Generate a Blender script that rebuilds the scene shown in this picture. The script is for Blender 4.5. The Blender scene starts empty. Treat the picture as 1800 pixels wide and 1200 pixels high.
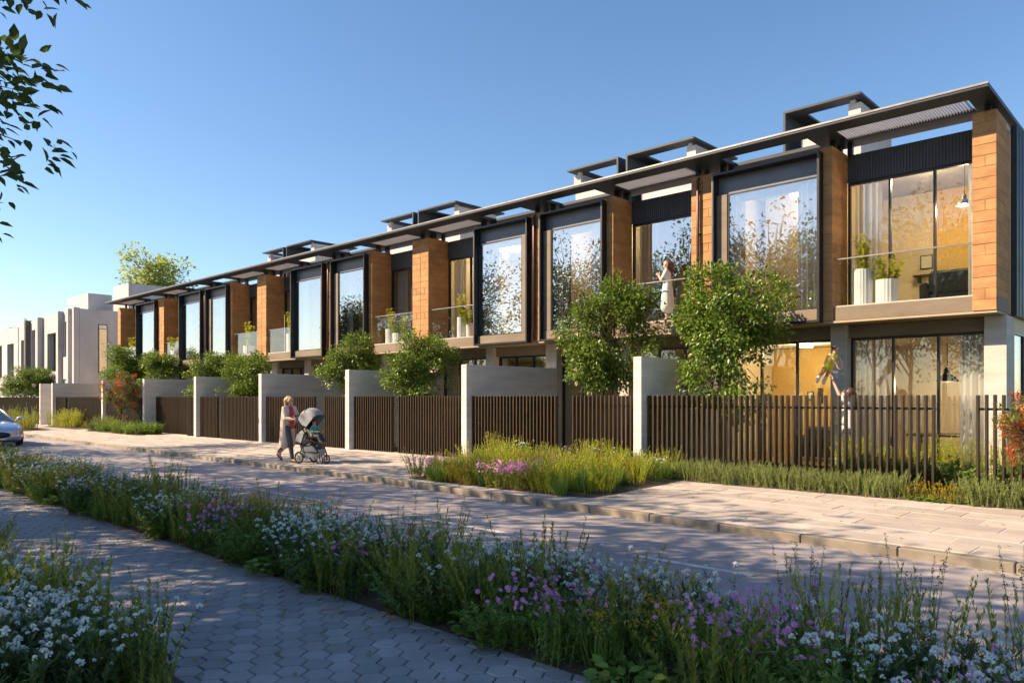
import bpy, bmesh, math, random
import numpy as np
from mathutils import Vector, Matrix, Euler
R = math.radians
rnd = random.Random(11)
rng = np.random.default_rng(11)
scene = bpy.context.scene
COL = scene.collection

# ------------------------------------------------------------------ camera
TH = R(43.54)
cam_d = bpy.data.cameras.new('camera')
cam = bpy.data.objects.new('camera', cam_d); COL.objects.link(cam)
cam.location = (0, 0, 1.75)
cam.rotation_euler = (R(90), 0, TH)
cam_d.sensor_width = 36.0
cam_d.lens = 36.0 * 1316 / 1800
cam_d.shift_y = 99 / 1800
cam_d.clip_start = 0.05
cam_d.clip_end = 3000
scene.camera = cam

# ------------------------------------------------------------------ sky, sun, exposure
SUN_AZ, SUN_EL = 44.0, 35.0            # azimuth west of the street normal, elevation
world = bpy.data.worlds.new('World'); scene.world = world
world.use_nodes = True
wn = world.node_tree
sky = wn.nodes.new('ShaderNodeTexSky'); sky.sky_type = 'NISHITA'
sky.sun_disc = False
sky.sun_elevation = R(SUN_EL); sky.sun_rotation = R(180 + SUN_AZ)
sky.altitude = 100; sky.air_density = 1.0; sky.dust_density = 0.55; sky.ozone_density = 1.9
bg = wn.nodes['Background']; bg.inputs['Strength'].default_value = 0.082
hs = wn.nodes.new('ShaderNodeHueSaturation'); hs.inputs['Saturation'].default_value = 1.14
wn.links.new(sky.outputs[0], hs.inputs['Color']); wn.links.new(hs.outputs[0], bg.inputs[0])
sun_d = bpy.data.lights.new('sun', 'SUN'); sun_d.energy = 5.0; sun_d.angle = R(0.5)
sun_d.color = (1.0, 0.77, 0.53)
sun = bpy.data.objects.new('sun', sun_d); COL.objects.link(sun)
to_sun = Vector((-math.sin(R(SUN_AZ)) * math.cos(R(SUN_EL)), -math.cos(R(SUN_AZ)) * math.cos(R(SUN_EL)), math.sin(R(SUN_EL))))
sun.rotation_euler = to_sun.to_track_quat('Z', 'Y').to_euler()
sun.location = to_sun * 60
vs = scene.view_settings
vs.view_transform = 'Standard'; vs.look = 'None'; vs.gamma = 1.0; vs.use_curve_mapping = False
vs.exposure = 1.27
cy = scene.cycles
cy.use_denoising = True
cy.max_bounces = 8; cy.diffuse_bounces = 3; cy.glossy_bounces = 4; cy.transmission_bounces = 6; cy.transparent_max_bounces = 16
cy.caustics_reflective = False; cy.caustics_refractive = False
cy.sample_clamp_indirect = 6.0
cy.use_adaptive_sampling = True; cy.adaptive_threshold = 0.012

# ------------------------------------------------------------------ materials
M = {}
def pmat(name, c1, c2=None, scale=4.0, rough=0.7, bump=0.0, bscale=40.0, rand=0.0, metal=0.0, spec=0.4,
         detail=6.0, stretch=None, c3=None, s3=60.0, f3=0.5, island=0.0, coat=0.0):
    m = bpy.data.materials.new(name); m.use_nodes = True
    n, l = m.node_tree.nodes, m.node_tree.links
    b = n['Principled BSDF']
    b.inputs['Roughness'].default_value = rough; b.inputs['Metallic'].default_value = metal
    b.inputs['Specular IOR Level'].default_value = spec
    b.inputs['Coat Weight'].default_value = coat
    geo = n.new('ShaderNodeNewGeometry')
    pos = geo.outputs['Position']
    if stretch:
        mp = n.new('ShaderNodeMapping'); mp.inputs['Scale'].default_value = stretch
        l.new(pos, mp.inputs[0]); pos = mp.outputs[0]
    col = None
    if c2:
        t = n.new('ShaderNodeTexNoise'); t.inputs['Scale'].default_value = scale; t.inputs['Detail'].default_value = detail
        t.inputs['Roughness'].default_value = 0.62
        l.new(pos, t.inputs['Vector'])
        r = n.new('ShaderNodeMapRange'); r.inputs[1].default_value = 0.32; r.inputs[2].default_value = 0.68
        l.new(t.outputs[0], r.inputs[0])
        mx = n.new('ShaderNodeMix'); mx.data_type = 'RGBA'
        mx.inputs[6].default_value = (*c1, 1); mx.inputs[7].default_value = (*c2, 1)
        l.new(r.outputs[0], mx.inputs[0]); col = mx.outputs[2]
        rr = n.new('ShaderNodeMapRange'); rr.inputs[3].default_value = max(0.02, rough - 0.1); rr.inputs[4].default_value = min(1, rough + 0.1)
        l.new(t.outputs[0], rr.inputs[0]); l.new(rr.outputs[0], b.inputs['Roughness'])
        if c3:
            t3 = n.new('ShaderNodeTexNoise'); t3.inputs['Scale'].default_value = s3; t3.inputs['Detail'].default_value = 3
            l.new(geo.outputs['Position'], t3.inputs['Vector'])
            r3 = n.new('ShaderNodeMapRange'); r3.inputs[1].default_value = 0.55; r3.inputs[2].default_value = 0.72; r3.inputs[4].default_value = f3
            l.new(t3.outputs[0], r3.inputs[0])
            m3 = n.new('ShaderNodeMix'); m3.data_type = 'RGBA'; m3.inputs[7].default_value = (*c3, 1)
            l.new(r3.outputs[0], m3.inputs[0]); l.new(col, m3.inputs[6]); col = m3.outputs[2]
    if rand or island:
        hsv = n.new('ShaderNodeHueSaturation')
        if col: l.new(col, hsv.inputs['Color'])
        else: hsv.inputs['Color'].default_value = (*c1, 1)
        if rand:
            src = n.new('ShaderNodeObjectInfo').outputs['Random']; amt = rand
        else:
            src = geo.outputs['Random Per Island']; amt = island
        mr = n.new('ShaderNodeMapRange'); mr.inputs[3].default_value = 1 - amt; mr.inputs[4].default_value = 1 + amt
        l.new(src, mr.inputs[0]); l.new(mr.outputs[0], hsv.inputs['Value'])
        col = hsv.outputs[0]
    if col: l.new(col, b.inputs['Base Color'])
    else: b.inputs['Base Color'].default_value = (*c1, 1)
    if bump:
        tb = n.new('ShaderNodeTexNoise'); tb.inputs['Scale'].default_value = bscale; tb.inputs['Detail'].default_value = 4
        l.new(pos, tb.inputs['Vector'])
        bp = n.new('ShaderNodeBump'); bp.inputs['Strength'].default_value = bump; bp.inputs['Distance'].default_value = 0.02
        l.new(tb.outputs[0], bp.inputs['Height']); l.new(bp.outputs[0], b.inputs['Normal'])
    M[name] = m
    return m

def leafmat(name, c1, c2, trans=0.4, rough=0.45, spec=0.35, tcol=None, val=0.35):
    m = bpy.data.materials.new(name); m.use_nodes = True
    n, l = m.node_tree.nodes, m.node_tree.links
    b = n['Principled BSDF']; out = n['Material Output']
    b.inputs['Roughness'].default_value = rough; b.inputs['Specular IOR Level'].default_value = spec
    geo = n.new('ShaderNodeNewGeometry'); oi = n.new('ShaderNodeObjectInfo')
    mx = n.new('ShaderNodeMix'); mx.data_type = 'RGBA'
    mx.inputs[6].default_value = (*c1, 1); mx.inputs[7].default_value = (*c2, 1)
    l.new(geo.outputs['Random Per Island'], mx.inputs[0])
    hsv = n.new('ShaderNodeHueSaturation'); l.new(mx.outputs[2], hsv.inputs['Color'])
    mr = n.new('ShaderNodeMapRange'); mr.inputs[3].default_value = 1 - val; mr.inputs[4].default_value = 1 + val
    l.new(oi.outputs['Random'], mr.inputs[0]); l.new(mr.outputs[0], hsv.inputs['Value'])
    l.new(hsv.outputs[0], b.inputs['Base Color'])
    tr = n.new('ShaderNodeBsdfTranslucent')
    if tcol:
        tm = n.new('ShaderNodeMix'); tm.data_type = 'RGBA'; tm.inputs[0].default_value = 0.5
        l.new(hsv.outputs[0], tm.inputs[6]); tm.inputs[7].default_value = (*tcol, 1); l.new(tm.outputs[2], tr.inputs[0])
    else: l.new(hsv.outputs[0], tr.inputs[0])
    ms = n.new('ShaderNodeMixShader'); ms.inputs[0].default_value = trans
    l.new(b.outputs[0], ms.inputs[1]); l.new(tr.outputs[0], ms.inputs[2]); l.new(ms.outputs[0], out.inputs[0])
    M[name] = m
    return m

def glassmat(name, ior=1.6, tint=(0.92, 0.95, 0.95), rough=0.0, base=0.0, wobble=0.0):
    m = bpy.data.materials.new(name); m.use_nodes = True
    n, l = m.node_tree.nodes, m.node_tree.links
    n.remove(n['Principled BSDF']); out = n['Material Output']
    fr = n.new('ShaderNodeFresnel'); fr.inputs[0].default_value = ior
    mr = n.new('ShaderNodeMapRange'); mr.inputs[3].default_value = base; mr.inputs[4].default_value = 1.0
    l.new(fr.outputs[0], mr.inputs[0])
    gb = n.new('ShaderNodeNewGeometry'); iv = n.new('ShaderNodeMix'); iv.data_type = 'FLOAT'
    iv.inputs[2].default_value = ior; iv.inputs[3].default_value = 1.0 / ior
    l.new(gb.outputs['Backfacing'], iv.inputs[0]); l.new(iv.outputs[0], fr.inputs[0])
    t = n.new('ShaderNodeBsdfTransparent'); t.inputs[0].default_value = (*tint, 1)
    g = n.new('ShaderNodeBsdfGlossy'); g.inputs['Roughness'].default_value = rough; g.inputs[0].default_value = (1, 1, 1, 1)
    if wobble:
        geo = n.new('ShaderNodeNewGeometry')
        tb = n.new('ShaderNodeTexNoise'); tb.inputs['Scale'].default_value = 0.7; tb.inputs['Detail'].default_value = 1
        l.new(geo.outputs['Position'], tb.inputs['Vector'])
        bp = n.new('ShaderNodeBump'); bp.inputs['Strength'].default_value = wobble; bp.inputs['Distance'].default_value = 0.02
        l.new(tb.outputs[0], bp.inputs['Height']); l.new(bp.outputs[0], g.inputs['Normal'])
    ms = n.new('ShaderNodeMixShader')
    l.new(mr.outputs[0], ms.inputs[0]); l.new(t.outputs[0], ms.inputs[1]); l.new(g.outputs[0], ms.inputs[2])
    l.new(ms.outputs[0], out.inputs[0]); M[name] = m
    return m

def emit(name, c, s):
    m = bpy.data.materials.new(name); m.use_nodes = True
    b = m.node_tree.nodes['Principled BSDF']
    b.inputs['Base Color'].default_value = (*c, 1); b.inputs['Emission Color'].default_value = (*c, 1); b.inputs['Emission Strength'].default_value = s
    M[name] = m

pmat('asphalt', (0.225, 0.20, 0.20), (0.41, 0.37, 0.362), 1.4, 0.8, 0.8, 60, detail=10, stretch=(.35, 1.3, 1), c3=(0.50, 0.47, 0.45), s3=110, f3=0.6)
pmat('asphalt_fine', (0.20, 0.182, 0.187), (0.32, 0.295, 0.295), 1.6, 0.8, 0.3, 110, detail=10, stretch=(.35, 1.3, 1), c3=(0.30, 0.28, 0.28), s3=170, f3=0.3)
pmat('road_paint', (0.62, 0.61, 0.60), (0.34, 0.33, 0.32), 9.0, 0.7, 0.2, 90)
pmat('paving', (0.32, 0.28, 0.245), (0.43, 0.375, 0.33), 2.2, 0.8, 0.35, 60, rand=0.11, c3=(0.55, 0.47, 0.40), s3=90, f3=0.4)
pmat('paving_joint', (0.52, 0.46, 0.39), (0.43, 0.38, 0.33), 8.0, 0.9, 0.3, 80)
pmat('kerbstone', (0.20, 0.17, 0.13), (0.28, 0.24, 0.19), 4.0, 0.8, 0.25, 90, rand=0.1)
pmat('hexpaver', (0.26, 0.245, 0.245), (0.36, 0.335, 0.33), 2.0, 0.75, 0.4, 70, rand=0.18, c3=(0.26, 0.23, 0.24), s3=110, f3=0.35)
pmat('hex_joint', (0.09, 0.08, 0.08), (0.13, 0.115, 0.11), 12.0, 0.95)
pmat('soil', (0.045, 0.032, 0.022), (0.08, 0.06, 0.04), 14.0, 0.95, 0.8, 40)
pmat('ground', (0.10, 0.11, 0.06), (0.16, 0.14, 0.09), 0.8, 0.95)
pmat('lawn', (0.07, 0.11, 0.02), (0.13, 0.17, 0.04), 9.0, 0.9, 0.8, 120)
pmat('concrete', (0.42, 0.385, 0.345), (0.54, 0.50, 0.45), 1.6, 0.8, 0.18, 45, c3=(0.36, 0.33, 0.29), s3=38, f3=0.45, stretch=(0.6, 0.6, 3.0))
pmat('wall_concrete', (0.50, 0.465, 0.445), (0.63, 0.59, 0.56), 1.3, 0.85, 0.25, 55, c3=(0.62, 0.58, 0.54), s3=30, f3=0.5, stretch=(0.7, 0.7, 5.0))
pmat('brown_concrete', (0.15, 0.12, 0.085), (0.22, 0.175, 0.125), 1.6, 0.75, 0.15, 40, stretch=(0.5, 0.5, 2.0))
pmat('soffit', (0.33, 0.26, 0.18), (0.40, 0.32, 0.23), 2.0, 0.8)
pmat('rust_block', (0.34, 0.172, 0.07), (0.50, 0.275, 0.115), 2.6, 0.85, 0.6, 50, rand=0.10, c3=(0.26, 0.11, 0.05), s3=60, f3=0.6, stretch=(1, 1, 2.2))
pmat('rust_joint', (0.27, 0.125, 0.058), (0.33, 0.16, 0.072), 12, 0.95)
pmat('dark_metal', (0.024, 0.032, 0.042), (0.036, 0.045, 0.057), 2.5, 0.5, 0.0, spec=0.3)
pmat('header_metal', (0.050, 0.056, 0.068), (0.068, 0.075, 0.088), 2.5, 0.5, spec=0.3)
pmat('black_metal', (0.018, 0.018, 0.022), (0.028, 0.028, 0.032), 3.0, 0.38, spec=0.5, metal=0.3)
pmat('grey_panel', (0.11, 0.12, 0.14), (0.15, 0.16, 0.18), 2.2, 0.5, spec=0.4, metal=0.2)
pmat('steel_edge', (0.20, 0.19, 0.18), (0.26, 0.25, 0.24), 4, 0.4, metal=0.5)
pmat('louvre_metal', (0.55, 0.55, 0.58), (0.65, 0.65, 0.67), 3, 0.45, metal=0.2)
pmat('bronze', (0.030, 0.019, 0.009), (0.054, 0.034, 0.016), 5.0, 0.55, 0.08, 60, metal=0.25, rand=0.12, stretch=(4, 4, 0.6))
pmat('pipe_metal', (0.10, 0.055, 0.05), (0.14, 0.075, 0.065), 4, 0.4, metal=0.4)
pmat('plaster', (0.38, 0.365, 0.365), (0.48, 0.46, 0.46), 1.2, 0.85, 0.08, 60, c3=(0.38, 0.36, 0.34), s3=7, f3=0.5, stretch=(1, 1, .5))
pmat('plaster_shade', (0.10, 0.095, 0.09), (0.15, 0.14, 0.135), 1.5, 0.85)  # dark copy of plaster, shade put into the colour
pmat('room_wall', (0.62, 0.50, 0.34), (0.68, 0.56, 0.39), 1.2, 0.85)
pmat('room_ochre', (0.60, 0.38, 0.12), (0.68, 0.45, 0.16), 1.0, 0.85)
pmat('ceiling_paint', (0.72, 0.68, 0.60), (0.78, 0.74, 0.66), 1.0, 0.9)
pmat('timber_floor', (0.24, 0.15, 0.08), (0.34, 0.22, 0.12), 3.0, 0.5, stretch=(0.6, 8, 1))
pmat('dark_wood', (0.035, 0.022, 0.016), (0.07, 0.045, 0.03), 4, 0.5, stretch=(6, 6, 1))
pmat('sofa_cloth', (0.03, 0.035, 0.04), (0.055, 0.06, 0.065), 20, 0.9)
pmat('planter_stone', (0.60, 0.57, 0.56), (0.70, 0.67, 0.65), 5, 0.8, 0.15, 60)
pmat('picture_dark', (0.03, 0.015, 0.012), (0.09, 0.045, 0.03), 5, 0.4)
pmat('picture_mat', (0.6, 0.55, 0.45), (0.68, 0.62, 0.52), 6, 0.7)
pmat('bark', (0.10, 0.075, 0.055), (0.17, 0.135, 0.10), 9, 0.9, 0.8, 40, stretch=(3, 3, 0.7))
pmat('bark_pale', (0.30, 0.26, 0.20), (0.42, 0.37, 0.29), 7, 0.85, 0.5, 40)
leafmat('leaf_garden', (0.045, 0.11, 0.012), (0.21, 0.30, 0.035), 0.34, 0.38, 0.5, tcol=(0.22, 0.30, 0.03), val=0.12)
leafmat('leaf_street', (0.035, 0.065, 0.018), (0.075, 0.115, 0.03), 0.35, 0.45, 0.4, tcol=(0.12, 0.18, 0.03), val=0.1)
leafmat('leaf_pale', (0.20, 0.30, 0.06), (0.42, 0.46, 0.12), 0.5, 0.5, 0.3, tcol=(0.45, 0.5, 0.1), val=0.05)
leafmat('leaf_red', (0.42, 0.06, 0.03), (0.55, 0.16, 0.05), 0.4, 0.4, 0.4, tcol=(0.6, 0.15, 0.04), val=0.05)
leafmat('leaf_photinia', (0.09, 0.14, 0.03), (0.24, 0.27, 0.06), 0.35, 0.4, 0.4, val=0.05)
leafmat('leaf_lime', (0.28, 0.33, 0.025), (0.52, 0.52, 0.05), 0.4, 0.5, 0.3, tcol=(0.5, 0.5, 0.04), val=0.15)
leafmat('leaf_olive', (0.19, 0.235, 0.04), (0.38, 0.40, 0.08), 0.35, 0.6, 0.2, val=0.3)
leafmat('leaf_green', (0.115, 0.20, 0.035), (0.24, 0.34, 0.06), 0.35, 0.55, 0.25, val=0.3)
leafmat('leaf_dark', (0.075, 0.13, 0.04), (0.15, 0.21, 0.065), 0.3, 0.5, 0.3, val=0.3)
leafmat('leaf_grass', (0.12, 0.21, 0.035), (0.25, 0.33, 0.06), 0.4, 0.5, 0.25, val=0.3)
leafmat('leaf_rosemary', (0.18, 0.23, 0.07), (0.32, 0.36, 0.12), 0.3, 0.6, 0.2, val=0.15)
leafmat('leaf_yellow', (0.30, 0.26, 0.03), (0.45, 0.36, 0.04), 0.4, 0.6, 0.2, val=0.2)
leafmat('petal_white', (0.66, 0.70, 0.70), (0.82, 0.85, 0.83), 0.3, 0.7, 0.1, val=0.08)
leafmat('petal_pink', (0.62, 0.20, 0.55), (0.75, 0.38, 0.70), 0.35, 0.6, 0.15, val=0.15)
leafmat('petal_ochre', (0.45, 0.28, 0.03), (0.60, 0.40, 0.05), 0.3, 0.6, 0.15, val=0.15)
leafmat('seed_brown', (0.10, 0.06, 0.05), (0.18, 0.10, 0.09), 0.1, 0.8, 0.1, val=0.2)
glassmat('window_glass', 2.2, (0.84, 0.87, 0.89), base=0.17, wobble=0.02)
glassmat('clear_glass', 1.5, (0.90, 0.92, 0.92), base=0.03, wobble=0.02)
glassmat('rail_glass', 1.5, (0.93, 0.96, 0.95))
glassmat('car_glass', 1.8, (0.25, 0.28, 0.30), base=0.05)
emit('lamp_glow', (1.0, 0.82, 0.5), 30.0)
leafmat('curtain', (0.62, 0.60, 0.60), (0.62, 0.60, 0.60), 0.4, 0.9, 0.05, val=0.02)
pmat('skin', (0.52, 0.30, 0.21), (0.58, 0.35, 0.25), 10, 0.5)
pmat('hair_blonde', (0.28, 0.16, 0.07), (0.42, 0.26, 0.12), 30, 0.5, stretch=(3, 3, 0.4))
pmat('hair_brown', (0.06, 0.03, 0.02), (0.11, 0.055, 0.03), 30, 0.45, stretch=(3, 3, 0.4))
pmat('knit_rose', (0.60, 0.45, 0.38), (0.68, 0.53, 0.46), 40, 0.9, 0.3, 120)
pmat('cloth_red', (0.40, 0.05, 0.06), (0.48, 0.08, 0.08), 20, 0.8)
pmat('denim_grey', (0.055, 0.06, 0.07), (0.085, 0.09, 0.10), 25, 0.85)
pmat('shoe_leather', (0.05, 0.03, 0.025), (0.08, 0.05, 0.04), 10, 0.5)
pmat('cloth_white', (0.70, 0.69, 0.68), (0.78, 0.77, 0.76), 15, 0.85)
pmat('cloth_yellow', (0.68, 0.58, 0.03), (0.76, 0.66, 0.05), 15, 0.8)
pmat('cloth_teal', (0.02, 0.30, 0.28), (0.03, 0.38, 0.34), 15, 0.8)
pmat('cloth_pink', (0.55, 0.30, 0.34), (0.60, 0.36, 0.40), 15, 0.8)
pmat('stroller_grey', (0.25, 0.26, 0.27), (0.33, 0.34, 0.35), 60, 0.85, 0.2, 200)
pmat('rubber', (0.02, 0.02, 0.02), (0.035, 0.035, 0.035), 20, 0.8)
pmat('dark_plastic', (0.015, 0.016, 0.018), (0.025, 0.026, 0.028), 10, 0.4)
pmat('rim_silver', (0.45, 0.45, 0.46), None, rough=0.3, metal=0.8)
pmat('car_paint', (0.62, 0.61, 0.70), None, rough=0.25, metal=0.4, coat=1.0)
pmat('lamp_lens', (0.8, 0.82, 0.85), None, rough=0.1, coat=1.0)

# ------------------------------------------------------------------ helpers
def tag(o, label, cat, group=None):
    o['label'] = label; o['category'] = cat
    if group: o['group'] = group
    return o
def struct(o): o['kind'] = 'structure'; return o
def stuff(o): o['kind'] = 'stuff'; return o
def empty(name, loc=(0, 0, 0), rz=0.0, parent=None):
    o = bpy.data.objects.new(name, None); COL.objects.link(o)
    o.location = loc; o.rotation_euler = (0, 0, rz); o.empty_display_size = 0.2
    if parent: o.parent = parent
    return o
def link(name, me, parent=None, loc=None, rz=0.0, scale=None):
    o = bpy.data.objects.new(name, me); COL.objects.link(o)
    if parent: o.parent = parent
    if loc is not None: o.location = loc
    if rz: o.rotation_euler = (0, 0, rz)
    if scale is not None: o.scale = scale if hasattr(scale, '__len__') else (scale,) * 3
    return o
def kids(o): return [c for c in COL.objects if c.parent == o]
class MB:
    """collects faces, builds one mesh"""
    def __init__(s): s.v = []; s.f = []; s.m = []; s.mi = 0
    def quad(s, a, b, c, d):
        k = len(s.v); s.v += [tuple(a), tuple(b), tuple(c), tuple(d)]; s.f.append((k, k + 1, k + 2, k + 3)); s.m.append(s.mi); return s
    def poly(s, pts):
        k = len(s.v); s.v += [tuple(p) for p in pts]; s.f.append(tuple(range(k, k + len(pts)))); s.m.append(s.mi); return s
    def box(s, x0, x1, y0, y1, z0, z1, c=0.0):
        """axis box with chamfered edges of size c"""
        if x0 > x1: x0, x1 = x1, x0
        if y0 > y1: y0, y1 = y1, y0
        if z0 > z1: z0, z1 = z1, z0
        k = len(s.v)
        if c <= 0:
            s.v += [(x0, y0, z0), (x1, y0, z0), (x1, y1, z0), (x0, y1, z0), (x0, y0, z1), (x1, y0, z1), (x1, y1, z1), (x0, y1, z1)]
            for q in ((3, 2, 1, 0), (4, 5, 6, 7), (0, 1, 5, 4), (1, 2, 6, 5), (2, 3, 7, 6), (3, 0, 4, 7)):
                s.f.append(tuple(k + i for i in q)); s.m.append(s.mi)
            return s
        X, Y, Z = (x0, x1), (y0, y1), (z0, z1)
        c = min(c, (x1 - x0) * .45, (y1 - y0) * .45, (z1 - z0) * .45)
        idx = {}
        for i in (0, 1):
            for j in (0, 1):
                for q in (0, 1):
                    sx, sy, sz = (c, -c)[i], (c, -c)[j], (c, -c)[q]
                    for ax in range(3):
                        p = [X[i] + sx, Y[j] + sy, Z[q] + sz]
                        p[ax] = (X[i], Y[j], Z[q])[ax]
                        idx[(i, j, q, ax)] = len(s.v); s.v.append(tuple(p))
        def F(*t): s.f.append(tuple(idx[a] for a in t)); s.m.append(s.mi)
        for a in (0, 1):
            t = [(a, 0, 0, 0), (a, 1, 0, 0), (a, 1, 1, 0), (a, 0, 1, 0)]; F(*(t if a else t[::-1]))
            t = [(0, a, 0, 1), (0, a, 1, 1), (1, a, 1, 1), (1, a, 0, 1)]; F(*(t if a else t[::-1]))
            t = [(0, 0, a, 2), (1, 0, a, 2), (1, 1, a, 2), (0, 1, a, 2)]; F(*(t if a else t[::-1]))
        for a in (0, 1):
            for b in (0, 1):
                fl = (a + b) % 2
                t = [(a, b, 0, 0), (a, b, 1, 0), (a, b, 1, 1), (a, b, 0, 1)]; F(*(t if not fl else t[::-1]))
                t = [(a, 0, b, 2), (a, 1, b, 2), (a, 1, b, 0), (a, 0, b, 0)]; F(*(t if not fl else t[::-1]))
                t = [(0, a, b, 1), (1, a, b, 1), (1, a, b, 2), (0, a, b, 2)]; F(*(t if not fl else t[::-1]))
                for q in (0, 1):
                    t = [(a, b, q, 0), (a, b, q, 1), (a, b, q, 2)]; F(*(t if (a + b + q) % 2 else t[::-1]))
        return s
    def tube(s, pts, r, n=8, caps=True):
        """pts: polyline, r: radius or list"""
        pts = [Vector(p) for p in pts]
        rr = r if hasattr(r, '__len__') else [r] * len(pts)
        k = len(s.v); up = None
        for i, p in enumerate(pts):
            d = (pts[min(i + 1, len(pts) - 1)] - pts[max(i - 1, 0)]).normalized()
            if up is None:
                up = d.orthogonal().normalized()
            else:
                up = (up - d * up.dot(d))
                up = up.normalized() if up.length > 1e-6 else d.orthogonal().normalized()
            sd = d.cross(up)
            for j in range(n):
                a = 2 * math.pi * j / n
                s.v.append(tuple(p + (up * math.cos(a) + sd * math.sin(a)) * rr[i]))
        for i in range(len(pts) - 1):
            for j in range(n):
                a, b = k + i * n + j, k + i * n + (j + 1) % n
                s.f.append((a, b, b + n, a + n)); s.m.append(s.mi)
        if caps:
            s.f.append(tuple(k + j for j in range(n))[::-1]); s.m.append(s.mi)
            e = k + (len(pts) - 1) * n
            s.f.append(tuple(e + j for j in range(n))); s.m.append(s.mi)
        return s
    def lathe(s, prof, cx=0, cy=0, n=20, cap=True, flute=0.0):
        k = len(s.v)
        for (r, z) in prof:
            for j in range(n):
                a = 2 * math.pi * j / n
                q = r * (1 - (flute if j % 2 else 0))
                s.v.append((cx + q * math.cos(a), cy + q * math.sin(a), z))
        for i in range(len(prof) - 1):
            for j in range(n):
                a, b = k + i * n + j, k + i * n + (j + 1) % n
                s.f.append((a, b, b + n, a + n)); s.m.append(s.mi)
        if cap:
            s.f.append(tuple(k + j for j in range(n))[::-1]); s.m.append(s.mi)
            e = k + (len(prof) - 1) * n
            s.f.append(tuple(e + j for j in range(n))); s.m.append(s.mi)
        return s
    def ball(s, c, r, n=10, m=7):
        r = r if hasattr(r, '__len__') else (r, r, r)
        k = len(s.v)
        for i in range(m + 1):
            t = math.pi * i / m
            for j in range(n):
                a = 2 * math.pi * j / n
                s.v.append((c[0] + r[0] * math.sin(t) * math.cos(a), c[1] + r[1] * math.sin(t) * math.sin(a), c[2] - r[2] * math.cos(t)))
        for i in range(m):
            for j in range(n):
                a, b = k + i * n + j, k + i * n + (j + 1) % n
                s.f.append((a, b, b + n, a + n)); s.m.append(s.mi)
        return s
    def mesh(s, name, mats, smooth=False):
        me = bpy.data.meshes.new(name); me.from_pydata(s.v, [], s.f)
        for mm in (mats if isinstance(mats, (list, tuple)) else [mats]): me.materials.append(M[mm])
        if any(s.m): me.polygons.foreach_set('material_index', s.m)
        if smooth: me.polygons.foreach_set('use_smooth', [True] * len(s.f))
        me.update(); return me
    def build(s, name, mats, parent=None, smooth=False, loc=None, rz=0.0):
        return link(name, s.mesh(name, mats, smooth), parent, loc, rz)
def bx(name, mat, parent, x0, x1, y0, y1, z0, z1, c=0.008):
    return MB().box(x0, x1, y0, y1, z0, z1, c).build(name, mat, parent)

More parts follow.
